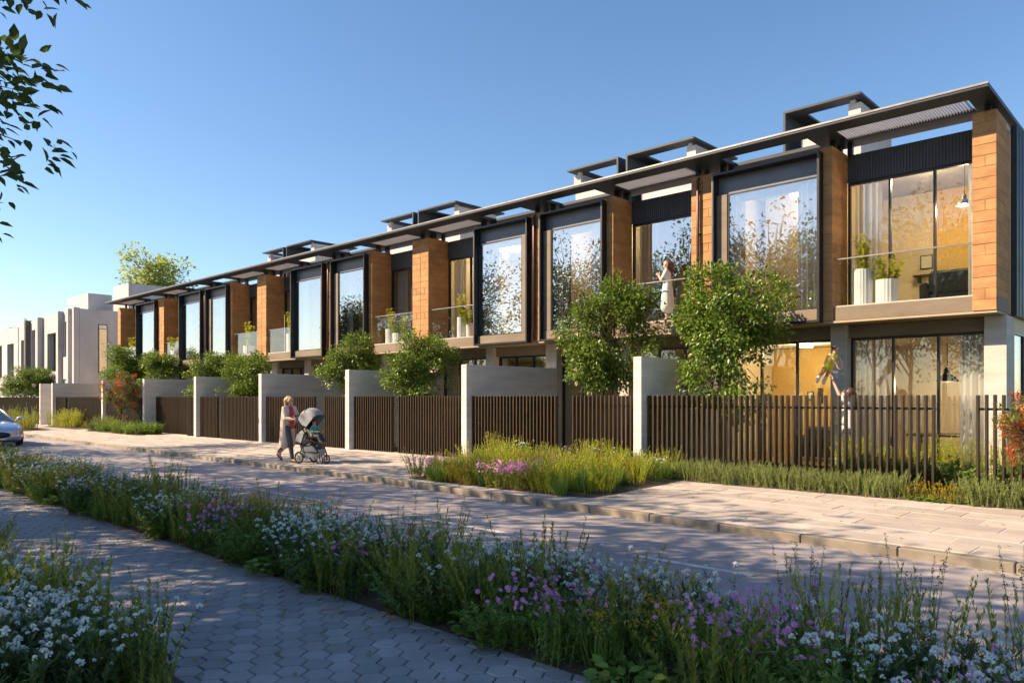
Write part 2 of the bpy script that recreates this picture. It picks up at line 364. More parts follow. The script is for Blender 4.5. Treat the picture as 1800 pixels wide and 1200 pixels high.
class Leaves:
    """numpy soup of leaf cards, stems and petals with per-face materials"""
    def __init__(s): s.V = []; s.L = []; s.S = []; s.MI = []; s.nv = 0
    def add(s, verts, faces, mi):
        s.V.append(verts.reshape(-1, 3)); s.L.append((faces + s.nv).reshape(-1))
        s.S.append(np.full(faces.shape[0], faces.shape[1])); s.MI.append(np.full(faces.shape[0], mi)); s.nv += verts.reshape(-1, 3).shape[0]
    def leaf(s, P, D, N, L, W, mi=0, fold=0.25, shape='d', curl=0.0):
        P, D, N = (np.atleast_2d(np.asarray(a, float)) for a in (P, D, N)); n = len(P)
        D = D / (np.linalg.norm(D, axis=1, keepdims=True) + 1e-9)
        N = N - D * (N * D).sum(1, keepdims=True); N = N / (np.linalg.norm(N, axis=1, keepdims=True) + 1e-9)
        S = np.cross(D, N); L = np.broadcast_to(L, (n,))[:, None]; W = np.broadcast_to(W, (n,))[:, None]
        if shape == 'd':
            v = np.stack([P, P + D * L * .45 + S * W * .5 + N * W * fold, P + D * L - N * L * curl, P + D * L * .45 - S * W * .5 + N * W * fold], 1)
            f = np.array([[0, 1, 2], [0, 2, 3]])
            k = np.arange(n)[:, None, None] * 4
            s.add(v, (f[None] + k).reshape(-1, 3), mi)
        else:
            q = lambda a, b, c: P + D * L * a + S * W * b + N * (W * fold * abs(b) * 2 - L * curl * a * a)
            v = np.stack([q(0, 0, 0), q(.5, 0, 0), q(1, 0, 0), q(.22, .42, 0), q(.55, .45, 0), q(.22, -.42, 0), q(.55, -.45, 0)], 1)
            f = np.array([[0, 1, 4, 3], [1, 2, 2, 4], [0, 5, 6, 1], [1, 6, 2, 2]])
            k = np.arange(n)[:, None, None] * 7
            s.add(v, (np.array([[0, 1, 4, 3], [0, 5, 6, 1]])[None] + k).reshape(-1, 4), mi)
            s.L.append(((np.array([[1, 2, 4], [1, 6, 2]])[None] + k).reshape(-1, 3) + s.nv - n * 7).reshape(-1)); s.S.append(np.full(2 * n, 3)); s.MI.append(np.full(2 * n, mi))
    def stem(s, P0, P1, r0, r1, mi=0):
        P0, P1 = np.atleast_2d(np.asarray(P0, float)), np.atleast_2d(np.asarray(P1, float)); n = len(P0)
        D = P1 - P0; D = D / (np.linalg.norm(D, axis=1, keepdims=True) + 1e-9)
        A = np.cross(D, np.where(np.abs(D[:, :1]) < .8, [[1., 0, 0]], [[0, 1., 0]])); A /= np.linalg.norm(A, axis=1, keepdims=True) + 1e-9
        B = np.cross(D, A); r0 = np.broadcast_to(r0, (n,))[:, None]; r1 = np.broadcast_to(r1, (n,))[:, None]
        vs = []
        for (P, r) in ((P0, r0), (P1, r1)):
            for a in (0, 2.094, 4.189): vs.append(P + (A * math.cos(a) + B * math.sin(a)) * r)
        v = np.stack(vs, 1); k = np.arange(n)[:, None, None] * 6
        s.add(v, (np.array([[0, 1, 4, 3], [1, 2, 5, 4], [2, 0, 3, 5]])[None] + k).reshape(-1, 4), mi)
    def mesh(s, name, mats):
        me = bpy.data.meshes.new(name)
        V = np.concatenate(s.V).astype(np.float32); L = np.concatenate(s.L).astype(np.int32); S = np.concatenate(s.S).astype(np.int32); MI = np.concatenate(s.MI).astype(np.int32)
        me.vertices.add(len(V)); me.vertices.foreach_set('co', V.ravel())
        me.loops.add(len(L)); me.loops.foreach_set('vertex_index', L)
        me.polygons.add(len(S)); st = np.concatenate([[0], np.cumsum(S)[:-1]]).astype(np.int32)
        me.polygons.foreach_set('loop_start', st); me.polygons.foreach_set('loop_total', S)
        for mm in mats: me.materials.append(M[mm])
        me.polygons.foreach_set('material_index', MI)
        me.update(calc_edges=True); me.validate(); return me
def unit(n):
    v = rng.normal(size=(n, 3)); return v / np.linalg.norm(v, axis=1, keepdims=True)

# ------------------------------------------------------------------ ground, road, pavement
def yk(x): return 8.85 - 0.04 * (x + 1.4) if x > -14 else 9.354
def zp(x, y): return 0.105 + 0.0235 * (y - yk(x))       # pavement surface height
YN = 4.85                                               # near kerb of the road
def strip(name, mat, xs, fy0, fy1, fz, ny=1, parent=None):
    mb = MB()
    for i in range(len(xs) - 1):
        for j in range(ny):
            a, b = xs[i], xs[i + 1]
            P = []
            for (x, t) in ((a, j / ny), (b, j / ny), (b, (j + 1) / ny), (a, (j + 1) / ny)):
                y = fy0(x) + (fy1(x) - fy0(x)) * t; P.append((x, y, fz(x, y)))
            mb.quad(*P)
    return mb.build(name, mat, parent)
xs = [-140, -90, -60, -40, -25, -14, -10, -6, -1.4, 6, 20, 60]
ground = struct(MB().box(-900, 900, -900, 900, -1.2, -0.06).build('ground', 'ground'))
road = struct(strip('road', 'asphalt', xs, lambda x: YN - .02, lambda x: yk(x) + .02, lambda x, y: 0.0))
# smooth resurfaced strip on the near half of the road, its far edge wandering
def ye(x): return 7.0 + 0.42 * math.sin(x * 0.31 + 2.9) + 0.1 * math.sin(x * 1.3)
strip('asphalt_patch', 'asphalt_fine', [(-60 + i * 0.5) for i in range(140)], lambda x: YN, ye, lambda x, y: 0.004, parent=road)
for (a, b) in ((-3.3, -1.2 + .3), (-4.75, -3.35), (-8.4, -6.75), (-12.6, -10.9), (-16.6, -14.9), (-20.6, -18.9), (-24.6, -22.9)):
    if a == -3.3: a, b = -0.9, 0.9
    mb = MB(); n = 8
    for i in range(n):
        x0, x1 = a + (b - a) * i / n, a + (b - a) * (i + 1) / n
        mb.quad((x0, 6.90 + rnd.uniform(-.006, .006), 0.008), (x1, 6.90, 0.008), (x1, 7.01, 0.008), (x0, 7.01 + rnd.uniform(-.006, .006), 0.008))
    mb.build('road_marking', 'road_paint', road)
pavement = struct(strip('pavement', 'paving_joint', xs, lambda x: yk(x) + .1, lambda x: 30.0 if x < -47 else 13.4, lambda x, y: zp(x, min(y, 13.4)) - 0.004))
gardens = struct(strip('garden_ground', 'lawn', [-140, -62, -50, -30, -14, -8, 20], lambda x: 13.38, lambda x: 17.2, lambda x, y: 0.19))
struct(MB().box(-47.2, -2.9, 17.0, 26, 0.0, 0.196).build('terrace', 'concrete'))
# kerbs
kerb = struct(empty('kerb'))
km = MB().box(-0.545, 0.545, 0, 0.16, -0.12, 0.105, 0.012).mesh('kerb_stone', 'kerbstone')
x = 4.0
while x > -62:
    ang = math.atan(-0.04) if x - .55 > -14 else 0.0
    o = link('kerb_stone', km, kerb, (x - .55, yk(x - .55), rnd.uniform(-.004, .004)), ang); x -= 1.1
kerbn = struct(empty('kerb_near'))
x = 3.0
while x > -30:
    link('kerb_stone', km, kerbn, (x - .55, YN - .15, rnd.uniform(-.004, .002) - .01)); x -= 1.1
# paving slabs: the nearer ones one by one
def slab_mesh(w, h):
    return MB().box(-w / 2, w / 2, -h / 2, h / 2, -0.05, 0.0, 0.006).mesh('paving_slab', 'paving')
LS, WS = 0.92, 0.46
sm = slab_mesh(LS - .014, WS - .014)
BED = [(-12.3, -6.95, 9.55, 12.9)]
ka = math.atan(-0.04)
far = MB()
for r in range(8):
    off = (0.33 * r) % 1.0 * LS
    for i in range(64):
        if i < 19:
            d = i * LS + off; X = 2.2 - d * math.cos(ka); 
            Y = yk(X) + 0.17 + WS * (r + .5)
        else:
            X = 2.2 - i * LS - off; Y = yk(X) + 0.17 + WS * (r + .5)
        if Y > 12.75 or any(a + .2 < X < b - .5 and c < Y for (a, b, c, d_) in BED): continue
        dz = rnd.uniform(-.003, .003)
        if X > -15.0:
            o = link('paving_slab', sm, pavement, (X, Y, zp(X, Y) + dz)); o.rotation_euler = (0.0235, 0, ka if X > -14 else 0)
        else:
            w, h = LS / 2 - .007, WS / 2 - .007
            far.box(X - w, X + w, Y - h, Y + h, zp(X, Y) - .05, zp(X, Y) + dz)
stuff(far.build('far_paving', 'paving', pavement))
# footpath of hexagonal pavers
path = struct(MB().box(-60, 6, 0.9, 3.95, -0.2, 0.012).build('footpath', 'hex_joint'))
def hex_mesh(r, st=1.0):
    mb = MB(); g = r - 0.005; c = 0.007
    ring = lambda q, z: [(q * math.cos(R(60 * k + 0)) * st, q * math.sin(R(60 * k + 0)), z) for k in range(6)]
    top, mid, bot = ring(g - c, 0.0), ring(g, -c), ring(g, -.04)
    mb.poly(top)
    for k in range(6):
        q = (k + 1) % 6
        mb.quad(mid[k], mid[q], top[q], top[k]); mb.quad(bot[k], bot[q], mid[q], mid[k])
    return mb
HR = 0.106
hm = hex_mesh(HR).mesh('hexagonal_paver', 'hexpaver')
cells = []
dx, dy = HR * 1.5, HR * math.sqrt(3)
for i in range(int(30 / dx)):
    for j in range(int(3.1 / dy) + 1):
        X = 0.5 - i * dx; Y = 1.0 + j * dy + (dy / 2 if i % 2 else 0)
        if Y > 3.88 or Y < 1.0: continue
        d = -math.sin(TH) * X + math.cos(TH) * Y; l = math.cos(TH) * X + math.sin(TH) * Y
        vis = d > 4.2 and abs(l / d) < .72
        cells.append(((0 if vis else 1), d, X, Y))
cells.sort()
farh = MB(); ht = hex_mesh(HR)
for k, (v, d, X, Y) in enumerate(cells):
    z = 0.026 + rnd.uniform(-.003, .003)
    if k < 300: link('hexagonal_paver', hm, path, (X, Y, z)).rotation_euler = (rnd.uniform(-.006, .006), rnd.uniform(-.006, .006), 0)
    else:
        b = len(farh.v); farh.v += [(p[0] + X, p[1] + Y, p[2] + z) for p in ht.v]
        farh.f += [tuple(b + q for q in f) for f in ht.f]; farh.m += [0] * len(ht.f)
stuff(farh.build('far_pavers', 'hexpaver', path))
# planting soil
def soil(name, x0, x1, y0, y1, z, h=0.07):
    mb = MB(); nx, ny = max(4, int((x1 - x0) / .3)), max(4, int((y1 - y0) / .2))
    P = lambda i, j: (x0 + (x1 - x0) * i / nx, y0 + (y1 - y0) * j / ny,
                      (z(x0 + (x1 - x0) * i / nx, y0 + (y1 - y0) * j / ny) if callable(z) else z) + (0 if i in (0, nx) or j in (0, ny) else h * (.7 + .3 * math.sin(i * 1.7) * math.cos(j * 2.3))))
    for i in range(nx):
        for j in range(ny): mb.quad(P(i, j), P(i + 1, j), P(i + 1, j + 1), P(i, j + 1))
    return struct(mb.build(name, 'soil', smooth=True))
soil('verge_soil', -40, 5, 3.66, YN - .13, 0.03)
soil('foreground_soil', -30, -3.95, 0.0, 1.92, 0.03)
soil('pavement_bed_soil', -12.2, -7.35, 9.56, 12.95, lambda x, y: zp(x, y) - .01, 0.05)
soil('hedge_bed_soil', -9.0, 4, 12.42, 13.3, lambda x, y: zp(x, y) - .005, 0.05)
soil('shrub_bed_soil', -39.5, -33.0, 11.9, 13.0, lambda x, y: zp(x, y) - .005, 0.05)
soil('corner_bed_soil', -47.5, -41.4, 12.1, 13.2, lambda x, y: zp(x, y) - .005, 0.05)
soil('kerb_bed_soil', -56, -42.5, 9.6, 11.3, lambda x, y: zp(x, y) - .005, 0.05)
soil('garden_bed_soil', -5.2, 1.0, 13.6, 15.3, 0.18, 0.08)

# ------------------------------------------------------------------ townhouses
ZS, ZF, ZT, ZC = 3.35, 3.64, 7.0, 7.2     # slab soffit, upper floor, pier top, canopy soffit
YP, YG, YB = 15.9, 16.75, 24.0            # pier front, glazing line, back of the house
_bm = {}
def block_mesh(w, d, h):
    k = (round(w, 2), round(d, 2), round(h, 3))
    if k not in _bm: _bm[k] = MB().box(-w / 2 + .003, w / 2 - .003, 0, d - .003, .003, h - .003, .005).mesh('block', 'rust_block')
    return _bm[k]
def pier(house, x0, x1, depth, near=True, front=YP, name='pier', top=ZT):
    """pier of rust coloured blocks in courses, joints recessed"""
    c = bx(name, 'rust_joint', house, x0 + .008, x1 - .008, front + .008, front + depth - .008, ZS + .005, top - .006, 0)
    n = 18; h = (top - ZS) / n; w = x1 - x0
    for k in range(n):
        z = ZS + h * k
        if near:
            cuts = [(x0, x1)] if (k % 4 != 1 or w < .3) else [(x0, x0 + w * .54), (x0 + w * .54, x1)]
            ds = [(0, depth)] if k % 2 else [(0, depth * .55), (depth * .55, depth)]
            if w < .3: ds = [(0, depth)]
        else: cuts, ds = [(x0, x1)], [(0, depth)]
        for (a, b) in cuts:
            for (p, q) in ds:
                link('block', block_mesh(b - a, q - p, h), c, ((a + b) / 2, front + p + rnd.uniform(-.003, .003), z))
    return c
def frame_rect(mb, x0, x1, z0, z1, y0, y1, t):
    mb.box(x0, x1, y0, y1, z1 - t, z1); mb.box(x0, x1, y0, y1, z0, z0 + t)
    mb.box(x0, x0 + t, y0, y1, z0 + t + .001, z1 - t - .001); mb.box(x1 - t, x1, y0, y1, z0 + t + .001, z1 - t - .001)
def glazing(house, x0, x1, z0, z1, y, n, name='glazing', t=.045, gm='clear_glass'):
    mb = MB(); frame_rect(mb, x0, x1, z0, z1, y, y + .09, t)
    w = (x1 - x0) / n
    for k in range(1, n): mb.box(x0 + w * k - .022, x0 + w * k + .022, y + .002, y + .088, z0 + t + .001, z1 - t - .001)
    g = mb.build(name, 'black_metal', house)
    for k in range(n):
        a = x0 + w * k + (t if k == 0 else .022); b = x0 + w * (k + 1) - (t if k == n - 1 else .022)
        MB().box(a, b, y + .04, y + .052, z0 + t, z1 - t).build('pane', gm, g)
    return g
def curtain(house, x0, x1, z0, z1, y, amp=.045, per=.13):
    mb = MB(); n = int((x1 - x0) / per * 8)
    pts = [(x0 + (x1 - x0) * i / n, y + amp * math.sin(i / 8 * 2 * math.pi) + .015 * math.sin(i * .37)) for i in range(n + 1)]
    for i in range(n):
        (a, b), (c, d) = pts[i], pts[i + 1]
        mb.quad((a, b, z0), (c, d, z0), (c, d, z1), (a, b, z1))
    return mb.build('curtain', 'curtain', house, smooth=True)
def canopy(house, xl, xr, bay, box, end_l=False, end_r=False):
    """thin steel canopy with an open bay over the window box and louvres over the balcony"""
    y0, y1, z0, z1 = 15.22, 16.95, ZC, ZC + .075
    mb = MB()
    mb.box(xl, xr, y0, y0 + .5, z0, z1); mb.box(xl, xr, 16.42, y1, z0, z1)
    edges = sorted([xl, xr, bay[0] + .12, bay[1] - .02, box[0] + .25, box[1] - .25])
    solids = [(edges[0], edges[1]), (edges[2], edges[3]), (edges[4], edges[5])]
    for (a, b) in solids: mb.box(a, b, y0 + .5005, 16.4195, z0, z1)
    c = mb.build('canopy', 'dark_metal', house)
    e = MB().box(xl, xr, y0 - .012, y0 - .001, z1 - .03, z1 + .006)
    e.build('canopy_edge', 'steel_edge', c)
    lo = MB(); x = bay[0] + .14
    while x < bay[1] - .06:
        lo.box(x, x + .012, y0 + .505, 16.415, z0 + .012, z1 - .006); x += .052
    stuff(lo.build('louvre_blades', 'louvre_metal', c))
    return c
def house(idx, xl, xr, bay, fin, box, pl, pr, label, side):
    """side = +1 when the balcony bay lies to the right of the window box"""
    near = idx <= 4
    h = empty('townhouse', ((xl + xr) / 2, YP, 0)); h.location = (0, 0, 0)
    tag(h, label, 'house', 'rust brick townhouses of the terrace')
    # shell
    w = MB()
    for (a, b) in ((xl, xl + .12), (xr - .12, xr)):
        y0 = YG + .3
        if idx == 1 and b == xr:
            w.box(a, b, 19.665, YB, .2, ZS)                     # the open corner of the end house
            w.box(a, b, 17.21, 19.664, ZS - .3, ZS)
            w.box(a, b, y0, YB, ZS, ZT - .1)
        else: w.box(a, b, y0, YB, .2, ZT - .1)
    w.box(xl + .12, xr - .12, YB - .12, YB, .2, ZT - .1)
    w.build('wall', 'room_wall', h)
    yr = 20.6
    pw = MB().box(xl + .125, xr - .125, yr, yr + .1, .2, ZS - .3).box(xl + .125, xr - .125, yr, yr + .1, ZF, ZT - .15)
    pw.build('partition', 'room_wall', h)
    if idx == 1:
        bx('accent_wall', 'room_ochre', h, xl + .13, fin[0] - .1, 19.4, 19.5, .2, ZS - .31, 0)
        bx('accent_wall', 'room_ochre', h, bay[0] + .75, xr - .14, yr - .06, yr - .003, ZF + .01, ZT - .16, 0)
    bx('floor_slab', 'ceiling_paint', h, xl + .121, xr - .121, YG + .1, YB - .125, ZS - .295, ZF - .002, 0)
    bx('timber_floor', 'timber_floor', h, xl + .13, xr - .13, YG + .1, YB - .14, .197, .21, 0)
    bx('roof_deck', 'concrete', h, xl, xr, YG + .005, YB, ZT - .145, ZT - .05, 0)
    # floor edge: slab over the ground floor, balcony in front
    s = bx('edge_slab', 'brown_concrete', h, xl, xr, YP + .05, YG + .1, ZS, ZF - .006, .01)
    bx('soffit', 'soffit', s, xl + .001, xr - .001, YP + .02, YG + .12, ZS - .045, ZS - .002, 0)
    # ground floor: beam, columns, glazing
    bx('beam', 'brown_concrete', h, xl, xr, 16.62, YG + .2, 3.03, ZS - .047, .008)
    cw = .21
    cols = [((fin[0] + fin[1]) / 2 - .17, (fin[0] + fin[1]) / 2 + .17)]
    if idx == 1: cols.append((xr - .32, xr + .05))
    cols.append((xl - .0, xl + .21)); 
    if idx > 1: cols.append((xr - .21, xr))
    if idx == 8: cols[-2] = (xl, xl + .4)
    for (a, b) in cols: bx('column', 'concrete', h, a, b, 16.5, 17.2, .16, ZS - .047, .008)
    cols.sort()
    for i in range(len(cols) - 1):
        a, b = cols[i][1] + .004, cols[i + 1][0] - .004
        glazing(h, a, b, .2, 3.026, YG, 3 if (b - a) > 1.5 else 2, 'ground_glazing')
    # piers and fin
    if pl: pier(h, *pl, 0.86 if idx > 1 else .86, near)
    if pr: pier(h, *pr, 1.2 if idx == 1 else .86, near)
    pier(h, *fin, .86, near, name='fin')
    # balcony bay
    bal = bx('balcony', 'concrete', h, bay[0], bay[1], YP + .06, YG, ZF - .004, ZF + .02, 0)
    MB().box(bay[0] + .01, bay[1] - .01, YP + .09, YP + .104, ZF + .022, 4.62).build('glass_balustrade', 'rail_glass', bal)
    bx('handrail', 'steel_edge', bal, bay[0] + .005, bay[1] - .005, YP + .084, YP + .11, 4.62, 4.645, 0)
    glazing(h, bay[0] + .004, bay[1] - .004, ZF + .021, 6.375, YG + .02, {1: 3, 2: 1}.get(idx, 2), 'balcony_glazing', gm='window_glass' if idx == 2 else 'clear_glass')
    hd = MB(); n = int((bay[1] - bay[0]) / .06)
    hd.box(bay[0] + .003, bay[1] - .003, YG - .01, YG + .1, 6.38, ZT - .03)
    hd_o = hd.build('bay_header', 'header_metal', h)
    ribs = MB(); p = (bay[1] - bay[0] - .02) / n
    for k in range(n):
        a = bay[0] + .01 + p * k; ribs.box(a, a + p * .5, YG - .032, YG - .011, 6.38, ZT - .032)
    if idx < 3: stuff(ribs.build('header_ribs', 'header_metal', hd_o))
    # projecting window box
    yb = YP - .2; x0, x1 = box
    fr = MB(); t = .05
    fr.box(x0, x1, yb, YG, 6.9 - t, 6.9); fr.box(x0, x1, yb, YG, ZS - .02, ZS - .02 + t)
    fr.box(x0, x0 + t, yb, YG, ZS - .019 + t, 6.9 - t - .001); fr.box(x1 - t, x1, yb, YG, ZS - .019 + t, 6.9 - t - .001)
    f = fr.build('window_box', 'black_metal', h)
    a, b = x0 + t + .002, x1 - t - .002
    yi = yb + .13
    bx('box_header', 'grey_panel', f, a, b, yi + .13, YG, 6.42, 6.846, 0)
    bx('box_sill', 'brown_concrete', f, a, b, yi + .002, YG, ZS + .032, 3.62, .006)
    j = .27
    ja, jb = (a, a + j) if side > 0 else (b - j, b)
    bx('jamb_panel', 'brown_concrete', f, ja, jb, yi + .01, YG, 3.624, 6.416, .006)
    ga, gb = (jb + .003, b) if side > 0 else (a, ja - .003)
    g = MB(); frame_rect(g, ga, gb, 3.624, 6.416, yi + .03, yi + .1, .028)
    gf = g.build('window_frame', 'black_metal', f)
    MB().box(ga + .028, gb - .028, yi + .05, yi + .062, 3.652, 6.388).build('pane', 'window_glass', gf)
    bx('frame_edge', 'steel_edge', f, x0 + .012, x0 + .024, yb - .006, yb - .0005, ZS, 6.88, 0)
    # curtains
    if side > 0:
        curtain(h, gb - .55, gb - .05, 3.66, 6.4, yi + .25)
        if idx in (1, 2): curtain(h, ga + .03, ga + .25, 3.66, 6.4, yi + .25)
        curtain(h, bay[0] + .08, bay[0] + .62, ZF + .04, 6.36, YG + .25)
        curtain(h, bay[1] - .3, bay[1] - .05, ZF + .04, 6.36, YG + .25)
    else:
        curtain(h, ga + .05, ga + .7, 3.66, 6.4, yi + .25)
        curtain(h, bay[0] + .05, bay[0] + .6, ZF + .04, 6.36, YG + .25)
    if idx == 1:
        curtain(h, fin[1] + .1, fin[1] + .75, .22, 3.02, YG + .3); curtain(h, xr - .85, xr - .36, .22, 3.02, YG + .3)
    if idx > 3: curtain(h, ga + .1, ga + .5, 3.66, 6.4, yi + .34)
    bx('back_panel', 'room_wall', f, x0 + .06, x1 - .06, yr - 2.2, yr - 2.1, ZF + .01, ZT - .16, 0)
    # roof
    for xx in {1: (xr - .2, fin[0] + .08, fin[0] + .3, xl + .35), }.get(idx, (fin[0] + .08, fin[1] - .05, xr - .3, xl + .3)):
        bx('post', 'black_metal', h, xx - .05, xx + .05, YP + .3, YP + .4, ZT - .01, ZC + .01, 0)
        bx('post', 'black_metal', h, xx - .05, xx + .05, 16.6, 16.7, ZT - .06, ZC + .01, 0)
    canopy(h, xl, xr, bay, box)
    return h
def downpipe(h, x):
    mb = MB().tube([(x, YP - .06, ZS + .02), (x, YP - .06, ZT - .12), (x, YP + .1, ZT + .02)], .035, 10)
    p = mb.build('downpipe', 'pipe_metal', h, smooth=True)
    for z in (4.2, 5.6, 6.6): bx('bracket', 'black_metal', p, x - .05, x + .05, YP - .02, YP - .001, z, z + .03, 0)
def penthouse(h, xa, xb, plate):
    """roof access box: folded steel plate frame over a pale stair housing; plate = -1 upright on the left end, +1 right"""
    y0, y1, zt = 20.0, 22.8, 9.58
    mb = MB(); t = .06
    mb.box(xa, xb, y0, y0 + .5, zt - t, zt); mb.box(xa, xb, y1 - .5, y1, zt - t, zt)
    mb.box(xa, xa + .45, y0 + .501, y1 - .501, zt - t, zt); mb.box(xb - .45, xb, y0 + .501, y1 - .501, zt - t, zt)
    if plate < 0: mb.box(xa, xa + t, y0, y1, ZT - .05, zt - t - .001)
    else: mb.box(xb - t, xb, y0, y1, ZT - .05, zt - t - .001)
    p = mb.build('roof_access_frame', 'dark_metal', h)
    px = xb - .3 if plate < 0 else xa + .3
    bx('post', 'louvre_metal', p, px - .06, px + .06, y0 + .3, y0 + .42, 9.3, zt - t, 0)
    if plate < 0:
        hx0, hx1 = xa + .35, xb - .1
        bx('stair_housing', 'plaster', h, hx0, hx1, y0 + .35, y1, ZT - .05, 9.08, .01)
        bx('stair_parapet', 'plaster', h, hx1 - .3, hx1 + .02, y0 + .28, y1 - .4, 9.082, 9.42, .01)
    else:
        hx0, hx1 = xa + .1, xb - .2
        bx('stair_housing', 'plaster', h, hx0, hx1, y0 + .35, y1, ZT - .05, 9.08, .01)
        bx('stair_parapet', 'plaster', h, hx0 - .02, hx0 + .3, y0 + .28, y1 - .4, 9.082, 9.42, .01)
HS = []
H1 = house(1, -8.91, -2.98, (-5.9, -3.37), (-6.1, -5.9), (-8.57, -6.1), (-8.91, -8.61), (-3.37, -2.98),
           'rust-block townhouse at the right end of the terrace, nearest the camera', +1)
H2 = house(2, -14.12, -8.912, (-11.48, -9.21), (-11.7, -11.48), (-13.89, -11.7), (-14.12, -13.89), (-9.21, -8.912),
           'second townhouse from the right end, woman standing on its balcony', +1)
H3 = house(3, -19.3, -14.122, (-18.89, -16.75), (-16.75, -16.55), (-16.55, -14.35), (-19.3, -18.89), (-14.35, -14.122),
           'third townhouse from the right end, two pale planters on its balcony', -1)
H4 = house(4, -24.64, -19.302, (-21.99, -19.72), (-22.2, -21.99), (-24.37, -22.2), (-24.64, -24.37), (-19.72, -19.302),
           'fourth townhouse from the right end, left of the wide rust pier', +1)
H5 = house(5, -29.95, -24.642, (-29.55, -27.45), (-27.45, -27.24), (-27.24, -24.93), (-29.95, -29.55), (-24.93, -24.642),
           'fifth townhouse from the right end, one tall planter on its balcony', -1)
H6 = house(6, -35.27, -29.952, (-32.66, -30.34), (-32.87, -32.66), (-35.0, -32.87), (-35.27, -35.0), (-30.34, -29.952),
           'sixth townhouse from the right end of the terrace', +1)
H7 = house(7, -40.66, -35.272, (-40.32, -38.2), (-38.2, -38.0), (-38.0, -35.55), (-40.66, -40.32), (-35.55, -35.272),
           'seventh townhouse from the right end, second from the pale houses', -1)
H8 = house(8, -47.0, -40.662, (-46.55, -43.9), (-43.9, -43.7), (-43.7, -41.1), (-47.0, -46.55), (-41.1, -40.662),
           'last townhouse of the terrace, beside the pale houses on the left', -1)
downpipe(H2, -9.0); downpipe(H3, -14.2); downpipe(H5, -24.72); downpipe(H7, -35.35)
penthouse(H1, -8.75, -6.72, -1); penthouse(H2, -13.95, -11.5, -1); penthouse(H3, -16.4, -14.25, 1)
penthouse(H4, -24.45, -22.1, -1); penthouse(H5, -27.0, -24.75, 1); penthouse(H6, -35.1, -32.8, -1); penthouse(H7, -37.6, -35.4, 1)
bx('side_canopy', 'dark_metal', H1, -3.55, -2.98, 16.952, YB, ZC, ZC + .075, 0)
# dark clad gable of the end house and its glazed ground floor side
bx('gable_cladding', 'black_metal', H1, -2.979, -2.90, 17.12, YB, ZS - .02, ZT, 0)
cr = MB()
for k in range(46): cr.box(-2.9, -2.88, 17.14 + k * .15, 17.2 + k * .15, ZS - .018, ZT - .002)
stuff(cr.build('cladding_ribs', 'black_metal', H1))
sg = MB(); sg.box(-3.04, -2.97, 17.21, 17.27, .2, 3.0); sg.box(-3.04, -2.97, 18.4, 18.46, .2, 3.0); sg.box(-3.04, -2.97, 19.6, 19.66, .2, 3.0); sg.box(-3.04, -2.97, 17.21, 19.66, 3.002, 3.045)
so = sg.build('side_glazing', 'black_metal', H1)
for (a, b) in ((17.27, 18.4), (18.46, 19.6)): MB().box(-3.012, -3.0, a, b, .2, 3.0).build('pane', 'window_glass', so)

# ------------------------------------------------------------------ pale houses at the far left and the terrace across the street
def pale_house(x0, x1, label, top, wins, slot=None, roofbox=None, y0=YP, depth=9.0, s=1):
    """s = +1 faces the street from the north side, -1 from the south"""
    h = empty('pale_house', (0, 0, 0)); tag(h, label, 'house', 'pale rendered houses')
    Y = lambda d: y0 + s * d
    fins = sorted({x for w in wins for x in (w[0], w[1])} | {x0, x1})
    mb = MB(); cut = sorted(wins, key=lambda w: w[0])
    mb.box(x0, x1, Y(.55), Y(depth), .1, top)
    # front skin built round the openings
    x = x0
    for (a, b, z0, z1) in cut:
        mb.box(x, a, Y(0), Y(.549), .1 if s < 0 else 2.5, top); mb.box(a, b, Y(0), Y(.549), z1, top); mb.box(a, b, Y(0), Y(.549), .1 if s < 0 else 2.5, z0); x = b
    mb.box(x, x1, Y(0), Y(.549), .1 if s < 0 else 2.5, top)
    mb.build('wall', 'plaster', h)
    for (a, b, z0, z1) in cut:
        g = MB(); frame_rect(g, a + .002, b - .002, z0 + .002, z1 - .002, *sorted((Y(.40), Y(.46))), .05)
        f = g.build('window', 'black_metal', h)
        MB().box(a + .05, b - .05, *sorted((Y(.42), Y(.435))), z0 + .05, z1 - .05).build('pane', 'window_glass', f)
        bx('dark_backing', 'plaster_shade', h, a + .003, b - .003, *sorted((Y(.5), Y(.545))), z0 + .003, z1 - .003, 0)  # dark sheet behind the pane, shade of the opening put into its colour
    if roofbox:
        for (a, b, d0, d1, z) in roofbox: bx('roof_room', 'plaster', h, a, b, *sorted((Y(d0), Y(d1))), top, z, .01)
    return h
W1 = pale_house(-61.6, -53.8, 'pale house with slot window in its shaded side, left of the terrace', 7.55,
                [(-60.9, -58.1, 3.6, 6.3), (-56.9, -55.0, 3.3, 6.9)], roofbox=[(-60.2, -55.8, 1.1, 2.6, 8.85), (-61.5, -58.4, 4.6, 7.6, 10.2)])
bx('slot_window', 'black_metal', W1, -53.799, -53.77, 17.0, 17.55, 3.4, 6.6, 0)
bx('slot_pane', 'window_glass', W1, -53.768, -53.76, 17.05, 17.5, 3.45, 6.55, 0)
bx('fin', 'plaster', W1, -55.35, -55.0, YP - .35, YP - .001, 2.5, 7.62, .01); bx('fin', 'plaster', W1, -57.6, -57.15, YP - .35, YP - .001, 2.5, 7.62, .01)
bx('fin', 'plaster', W1, -54.15, -53.82, YP - .35, YP - .001, 2.5, 7.62, .01)
bx('balcony_wall', 'plaster', W1, -56.9, -55.36, YP - .1, YP + .08, 3.0, 4.5, .01)
bx('base', 'plaster', W1, -61.4, -54.2, 16.6, 20, .1, 2.49, 0)
W2 = pale_house(-68.4, -61.9, 'pale house with two tall windows behind the first pale house', 7.5, [(-67.8, -65.8, 3.4, 6.2), (-64.8, -63.0, 3.3, 6.8)], roofbox=[(-66, -63.4, 3, 6, 9.3)])
